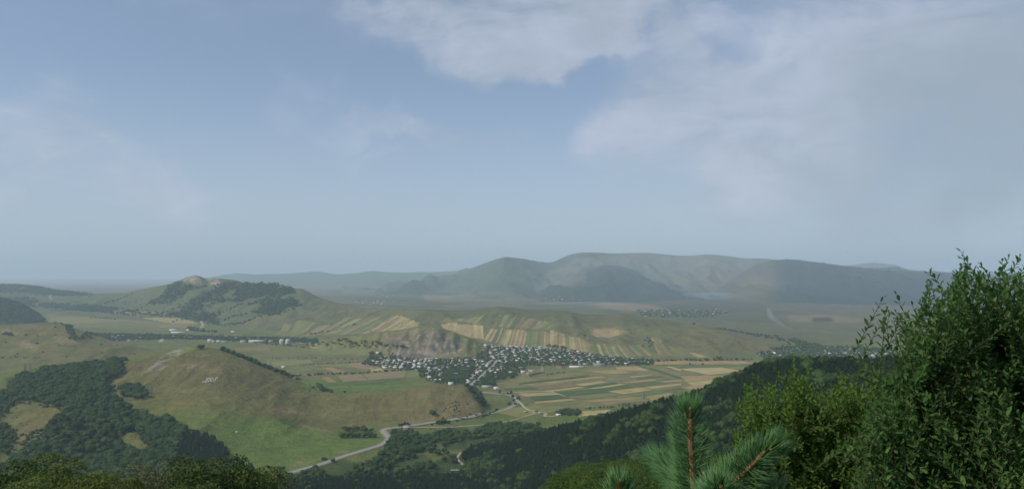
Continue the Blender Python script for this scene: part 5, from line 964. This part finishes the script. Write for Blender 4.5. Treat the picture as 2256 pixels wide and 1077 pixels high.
def lens(c, r, mat, label): link(bpy.data.objects.new('smoke', mesh_np('smoke', v_*np.array(r)*(1+.12*fbm(v_[:, 0]*2, v_[:, 1]*2, 2, 9))[:, None]+np.array(c), f_, mat, True)), kind='stuff', label=label)
lens(W3(1290, 680, 7000), (900, 900, 62), volume_mat('smog_layer', .00055, (.80, .90, 1)), 'flat bluish smoke layer lying over the far plain'); lens(W3(1580, 665, 8600), (900, 700, 120), volume_mat('smog_layer_b', .0005, (.80, .90, 1)), 'faint smoke layer at the mountain foot')

# ------------------------------------------------------------------ shrubs beside the viewpoint
m_leafA = foliage_mat('shrub_leaf', (.052, .120, .032), (.155, .265, .068), hue=(1.1, 1.08, .8), transl=.4, scale=3, huek=.5); m_leafB = foliage_mat('shrub_leaf_bright', (.058, .125, .026), (.135, .235, .050), hue=(1.1, 1.08, .8), transl=.4, scale=3, huek=.6)
m_twig = simple_mat('twig_bark', (.075, .065, .038), .85, .1, .3, 30)
LEAF_V = np.array([(0, 0, 0), (.28, .17, .035), (.68, .20, .05), (1, 0, -.05), (.68, -.20, .05), (.28, -.17, .035), (.45, 0, -.02)]); LEAF_F = np.array([(0, 6, 1), (1, 6, 2), (2, 6, 3), (3, 6, 4), (4, 6, 5), (5, 6, 0)])
def tubes(paths, radii, n=5):
    V, Fq, off = [], [], 0
    for P, R in zip(paths, radii):
        P = np.array(P); d = unit(np.gradient(P, axis=0)); ref = np.where(np.abs(d[:, 2:3]) < .9, np.array([[0, 0, 1.]]), np.array([[1., 0, 0]])); a = unit(np.cross(d, ref)); b = np.cross(d, a); R = np.linspace(R[0], R[1], len(P))
        for k in range(n): V.append(P+(a*math.cos(6.283*k/n)+b*math.sin(6.283*k/n))*R[:, None])
        m0 = len(P); idx = off+np.arange(n*m0).reshape(n, m0)
        for k in range(n): k2 = (k+1) % n; Fq.append(np.stack([idx[k, :-1], idx[k, 1:], idx[k2, 1:], idx[k2, :-1]], -1))
        off += n*m0
    return np.concatenate(V), np.concatenate(Fq)
def shrub(label, seed, tips, hubs, base, leafmat, leaf=(.036, .056), slen=(.16, .34), step=.0150, up=.75, lean=-.15):
    r = np.random.default_rng(seed); root = link(bpy.data.objects.new('shrub', None), label=label, category='shrub', group='shrubs beside the viewpoint'); root.location = base; base = np.array(base)
    tw_p, tw_r, LM = [], [], []
    for hb in hubs:
        hb = np.array(hb); mid = (base+hb)/2+r.normal(0, .06, 3)+(0, 0, .08); s = np.linspace(0, 1, 9)[:, None]; pth = base*(1-s)**2+2*mid*s*(1-s)+hb*s*s
        v, f = tubes([pth-base], [(.016, .008)], 6); link(bpy.data.objects.new('branch', mesh_np('branch', v, f, m_twig, True)), root)
    hubs = np.array(hubs)
    for tip in tips:
        tip = np.array(tip); L = r.uniform(*slen); dz = unit((np.array([r.normal(lean, .45), r.normal(0, .35)-.1, 1.0])*np.array([1, 1, up*1.4]))[None])[0]
        hb = hubs[np.argmin(np.linalg.norm((hubs-tip)*np.array([1, 1, .7]), axis=1))]; start = tip-dz*L
        bend = r.normal(0, .03, 3); s = np.linspace(0, 1, 6)[:, None]; sh = start*(1-s)+tip*s+bend*(s*(1-s))*2
        ln = np.linspace(0, 1, 4)[:, None]; con = hb*(1-ln)+start*ln+(0, 0, -.04)*(ln*(1-ln))*2
        tw_p += [con-base, sh-base]; tw_r += [(.0038, .0022), (.0020, .0009)]
        for P, L_, st_, s0 in ((sh, L, step, .05), (con, np.linalg.norm(con[-1]-con[0]), step*1.1, .25)):
            n = max(2, int(min(L_, .6)/st_)); ss = np.linspace(s0, 1, n); ph = r.uniform(0, 6.28); d = unit((P[-1]-P[0])[None])[0]; a = unit(np.cross(d, [0.3, 1, .2])[None])[0]; b = np.cross(d, a)
            for k, sv in enumerate(ss):
                f = sv*(len(P)-1); i = min(int(f), len(P)-2); c = P[i]*(1-(f-i))+P[i+1]*(f-i); an = ph+k*2.4+r.normal(0, .3)
                rad = a*math.cos(an)+b*math.sin(an); ax = unit((d*r.uniform(.45, .8)*(1+.8*(sv > .9))+rad*r.uniform(.6, .95)+np.array([0, 0, .12]))[None])[0]
                nr = unit((d*.8-rad*.35+np.array([0, -.1, .55])+r.normal(0, .22, 3))[None])[0]; sd = unit(np.cross(nr, ax)[None])[0]; nr = np.cross(ax, sd); ll = r.uniform(*leaf)*(1-.35*(sv > .93))*(.75+.25*math.sin(3.1*min(sv+.15, 1)))
                LM.append((np.column_stack([ax*ll, sd*ll*r.uniform(.85, 1.15), nr*ll]), c-base))
    v, f = tubes(tw_p, tw_r, 4); link(bpy.data.objects.new('twigs', mesh_np('twigs', v, f, m_twig, True)), root, kind='stuff')
    Rm = np.array([x[0] for x in LM]); T = np.array([x[1] for x in LM]); Wp = T+base
    px = px_of(Wp[:, 0], Wp[:, 1]); rw = row_of(Wp[:, 2], Wp[:, 1]); size = np.linalg.norm(Rm[:, :, 0], axis=1)/Wp[:, 1]*((px > 0) & (px < 2256) & (rw < 1077)); size = size*np.where(Wp[:, 1] < np.quantile(Wp[:, 1], .35), 1, .5); pick = np.argsort(-size)[:290]; restm = np.ones(len(T), bool); restm[pick] = False
    V = np.einsum('nij,kj->nki', Rm[restm], LEAF_V)+T[restm][:, None]; nn = restm.sum(); Fq = (LEAF_F[None]+7*np.arange(nn)[:, None, None]).reshape(-1, 3)
    link(bpy.data.objects.new('leaves', mesh_np('leaves', V.reshape(-1, 3), Fq, leafmat)), root, kind='stuff')
    lm = mesh_np('leaf', LEAF_V, LEAF_F, leafmat)
    for i in pick:
        o = link(bpy.data.objects.new('leaf', lm), root); m4 = Matrix.Identity(4)
        for a_ in range(3):
            for b_ in range(3): m4[a_][b_] = float(Rm[i][a_, b_])
            m4[a_][3] = float(T[i][a_])
        o.matrix_local = m4
    return len(T)
def tip(px, row, Y): return ((px-CX)/F*Y, Y, H-(row-HY)*Y/F)
rs = np.random.default_rng(31)
envx, envr = [1936, 1950, 1966, 1985, 2003, 2030, 2045, 2062, 2085, 2104, 2118, 2140, 2160, 2185, 2205, 2225, 2245, 2300, 2500, 2750], [690, 655, 668, 700, 712, 650, 606, 665, 640, 606, 556, 600, 585, 640, 580, 596, 568, 560, 600, 700]
def envA(px): return np.interp(px, envx, envr)
tipsA = [tip(x, y, rs.uniform(3.3, 3.9)) for x, y in [(1946, 655), (1975, 648), (1958, 690), (2044, 604), (2050, 620), (2104, 602), (2117, 554), (2125, 566), (2160, 582), (2172, 596), (2208, 576), (2222, 568), (2246, 566), (2230, 590), (2010, 672), (2070, 640), (2090, 630), (2140, 610), (2190, 600)]]
def solid(p):
    return float(perlin(p[0]*3.1+p[1]*1.3, p[2]*3.6-p[1]*2.1, 77)) > -.02-.25*rs.random()
while len(tipsA) < 1150:
    x = rs.uniform(1880, 2720) if rs.random() < .3 else rs.uniform(1880, 2290); y = envA(x)+8+rs.exponential(150) if rs.random() < .35 else rs.uniform(envA(x)+5, 1150)
    lim = np.interp(y, [640, 720, 800, 840, 960, 1150], [1940, 1958, 1962, 1925, 1880, 1850])
    if x < lim+rs.exponential(10): continue
    Y = 3.3+rs.uniform(0, 1)**1.2*1.6+max(0, (850-y)/600)*.3
    if y < envA(x)+60: Y = rs.uniform(3.4, 4.4)
    if y < envA(x)+120 and rs.random() < .45: continue
    if y > envA(x)+40 and not solid(tip(x, y, Y)): continue
    tipsA.append(tip(x, y, Y))
hubsA = [tip(x, y, Y) for x, y, Y in [(2000, 860, 3.8), (2060, 760, 4.0), (2130, 720, 4.1), (2200, 740, 3.8), (2290, 720, 4.2), (2020, 980, 4.2), (2120, 900, 4.3), (2220, 880, 4.5), (2200, 1020, 3.7), (2400, 800, 4.2), (2550, 850, 4.1), (2080, 1060, 3.9), (1960, 1060, 4.3), (2350, 1000, 4.0)]]
nA = shrub('tall dark green shrub filling the right edge', 41, tipsA, hubsA, (2.75, 4.3, float(zat(2.75, 4.3))-.03), m_leafA, leaf=(.032, .056), slen=(.18, .44), step=.0150, lean=-.35)
envxB, envrB = [1606, 1614, 1628, 1641, 1661, 1685, 1707, 1730, 1748, 1765, 1783, 1815, 1850, 1873, 1900, 1922, 1980, 2050], [960, 944, 880, 846, 828, 850, 812, 830, 784, 830, 808, 850, 816, 824, 850, 792, 860, 900]
tipsB = [tip(x, y, rs.uniform(4.6, 5.1)) for x, y in zip(envxB[1:16], envrB[1:16])]
while len(tipsB) < 900:
    x = rs.uniform(1606, 2040); y = rs.uniform(np.interp(x, envxB, envrB)+6, 1180)
    if x < np.interp(y, [840, 950, 1000, 1180], [1635, 1612, 1640, 1665])+rs.exponential(6): continue
    p_ = tip(x, y, rs.uniform(4.7, 6.0))
    if y > 880 and not solid(p_): continue
    tipsB.append(p_)
hubsB = [tip(x, y, Y) for x, y, Y in [(1680, 950, 5.2), (1740, 890, 5.3), (1800, 930, 5.4), (1870, 920, 5.3), (1720, 1040, 5.5), (1820, 1050, 5.4), (1900, 1020, 5.6), (1960, 960, 5.6), (1690, 1120, 5.2)]]
nB = shrub('lower bright green shrub left of the tall one', 42, tipsB, hubsB, (2.35, 5.4, float(zat(2.35, 5.4))-.03), m_leafB, leaf=(.034, .052), slen=(.16, .30), step=.014)
tipsC = [tip(rs.uniform(2205, 2330), rs.uniform(1012, 1120), rs.uniform(2.5, 2.9)) for _ in range(34)]
shrub('light green sprig in the lower right corner', 43, tipsC, [tip(2290, 1110, 2.8), tip(2240, 1120, 2.7)], (2.0, 2.75, float(zat(2.0, 2.75))-.03), m_leafB, leaf=(.024, .034), slen=(.10, .18), step=.012)
print('leaves', nA, nB)

# ------------------------------------------------------------------ young pine in front of the viewpoint
m_needle, t = material('pine_needles'); g = t.node('ShaderNodeNewGeometry').outputs['Random Per Island']
c = t.mix(g, (.056, .150, .040), (.125, .265, .078)); b = principled(t, c, .42, .45); tr = t.node('ShaderNodeBsdfTranslucent', ins={0: c}).outputs[0]; finish(t, t.node('ShaderNodeMixShader', ins={0: .18, 1: b, 2: tr}).outputs[0])
m_stem, t = material('pine_shoot_bark'); oc = t.node('ShaderNodeTexCoord').outputs['Object']; vo = t.node('ShaderNodeTexVoronoi', ins={'Vector': t.vmath('MULTIPLY', oc, (1, 1, .45)), 'Scale': 420.0}).outputs[0]
finish(t, principled(t, t.mix(t.rng(vo, .1, .6), (.33, .19, .07), (.16, .095, .045)), .8, .2, t.node('ShaderNodeBump', ins={'Strength': .9, 'Distance': .002, 'Height': vo}).outputs[0]))
m_bud = simple_mat('pine_bud', (.42, .17, .08), .5, .3, .25, 200)
PY = link(bpy.data.objects.new('young_pine', None), label='young pine with long blue green needles right before the viewer', category='pine tree'); PB = np.array(((1530-CX)/F*1.42, 1.42, float(zat((1530-CX)/F*1.42, 1.42))-.02)); PY.location = PB
def catm(P, n): return smooth_path(P, n)
def needles(P, dens, nl, rr, s0=0.0, seed=1, spread=1.0):
    r = np.random.default_rng(seed); L = np.concatenate([[0], np.cumsum(np.linalg.norm(np.diff(P, axis=0), axis=1))]); N = int(L[-1]*(1-s0)*dens); s = s0+(1-s0)*np.sort(r.uniform(0, 1, N)); s = np.concatenate([s, np.full(int(N*.10), 1.0)-r.uniform(0, .02, int(N*.10))]); N = len(s)
    q = s*L[-1]; C = np.column_stack([np.interp(q, L, P[:, k]) for k in range(3)]); C2 = np.column_stack([np.interp(np.minimum(q+.01, L[-1]), L, P[:, k])-np.interp(np.maximum(q-.01, 0), L, P[:, k]) for k in range(3)]); D = unit(C2)
    a = unit(np.cross(D, np.array([.2, 1, .1]))); b = np.cross(D, a); an = np.arange(N)*2.39996+r.normal(0, .25, N); R = a*np.cos(an)[:, None]+b*np.sin(an)[:, None]
    kp = r.random(N) > np.where(s > .93, .35, .80)*np.clip((-R[:, 1]-.25)*2.5, 0, 1); s, C, D, R = s[kp], C[kp], D[kp], R[kp]; N = len(s)
    near = np.clip((s-.80)/.20, 0, 1)[:, None]; kr = (1.05-.60*near)*spread; ka = .52+.75*near; V, Fs, off = [], [], 0
    ln = nl*r.uniform(.78, 1.12, (N, 1))*(1-.12*near)
    for pair in range(2):
        d = unit(D*ka+R*kr+r.normal(0, .19, (N, 3))); d2 = unit(d+D*.42*(1-near*.5)+np.array([0, 0, .10])+r.normal(0, .13, (N, 3)))
        p0 = C+R*rr*.8; p1 = p0+d*ln*.5; p2 = p1+d2*ln*.5; sd = unit(np.cross(d, r.normal(size=(N, 3)))); up = np.cross(sd, d); w = .00062
        ring = lambda p, ww: np.stack([p+sd*ww, p-sd*ww*.5+up*ww*.87, p-sd*ww*.5-up*ww*.87], 1)
        A = np.concatenate([ring(p0, w), ring(p1, w*1.05), p2[:, None]], 1); V.append(A.reshape(-1, 3)); base_ = off+7*np.arange(N)[:, None]
        Fs += [base_+np.array([[0, 1, 4]]), base_+np.array([[0, 4, 3]]), base_+np.array([[1, 2, 5]]), base_+np.array([[1, 5, 4]]), base_+np.array([[2, 0, 3]]), base_+np.array([[2, 3, 5]]), base_+np.array([[3, 4, 6]]), base_+np.array([[4, 5, 6]]), base_+np.array([[5, 3, 6]])]; off += 7*N
    return np.concatenate(V), np.concatenate(Fs)
def shoot(path, r0, r1, dens, nl, seed, s0=0.0, budr=.0048, spread=1.0, base=None):
    P = catm([tip(*p) for p in path], 8)-PB
    v, f = tubes([P], [(r0, r1)], 9); o = link(bpy.data.objects.new('shoot', mesh_np('shoot', v, f, m_stem, True)), PY)
    v, f = needles(P, dens, nl, r0, s0, seed, spread); link(bpy.data.objects.new('needles', mesh_np('needles', v, f, m_needle)), o, kind='stuff')
    if budr:
        d = unit((P[-1]-P[-3])[None])[0]; a = unit(np.cross(d, [.2, 1, .1])[None])[0]; b = np.cross(d, a); iv, jf = ICO1; 
        for k in range(5):
            off_ = (0 if k == 0 else 1)*(a*math.cos(k*1.57)+b*math.sin(k*1.57))*budr*1.05; sc = budr*(.85 if k else 1.15); M3 = np.column_stack([a, b, d*2.0])*sc
            link(bpy.data.objects.new('bud', mesh_np('bud', (M3@iv.T).T+P[-1]+off_+d*budr*(1.3 if k == 0 else .4), jf, m_bud, True)), o)
link(bpy.data.objects.new('stem', mesh_np('stem', *tubes([catm([PB, PB+(.004, .01, .6), np.array(tip(1531, 1180, 1.41)), np.array(tip(1529, 1120, 1.4))], 8)-PB], [(.014, .0068)], 10), m_stem, True)), PY)
shoot([(1529, 1130, 1.4), (1527, 1080, 1.4), (1523, 1000, 1.4), (1521, 950, 1.4), (1521, 912, 1.4)], .0066, .0046, 2300, .060, 1)
shoot([(1530, 1150, 1.4), (1560, 1100, 1.36), (1605, 1072, 1.31), (1640, 1040, 1.28), (1675, 1005, 1.26), (1697, 986, 1.25)], .0052, .0036, 2200, .058, 2, s0=.22)
shoot([(1530, 1160, 1.4), (1570, 1130, 1.32), (1583, 1100, 1.27), (1587, 1078, 1.24)], .0046, .0036, 3000, .062, 3, s0=.3, spread=.9)
shoot([(1530, 1160, 1.4), (1515, 1095, 1.5), (1492, 1055, 1.62), (1462, 1022, 1.72), (1436, 1000, 1.8)], .0048, .0030, 1900, .056, 4, s0=.18, budr=0)
shoot([(1530, 1200, 1.4), (1440, 1160, 1.42), (1375, 1120, 1.42), (1366, 1072, 1.42)], .0046, .0040, 3000, .058, 5, s0=.45)
shoot([(1530, 1190, 1.4), (1640, 1150, 1.32), (1700, 1120, 1.30), (1706, 1092, 1.30)], .0046, .0034, 3000, .056, 6, s0=.5)
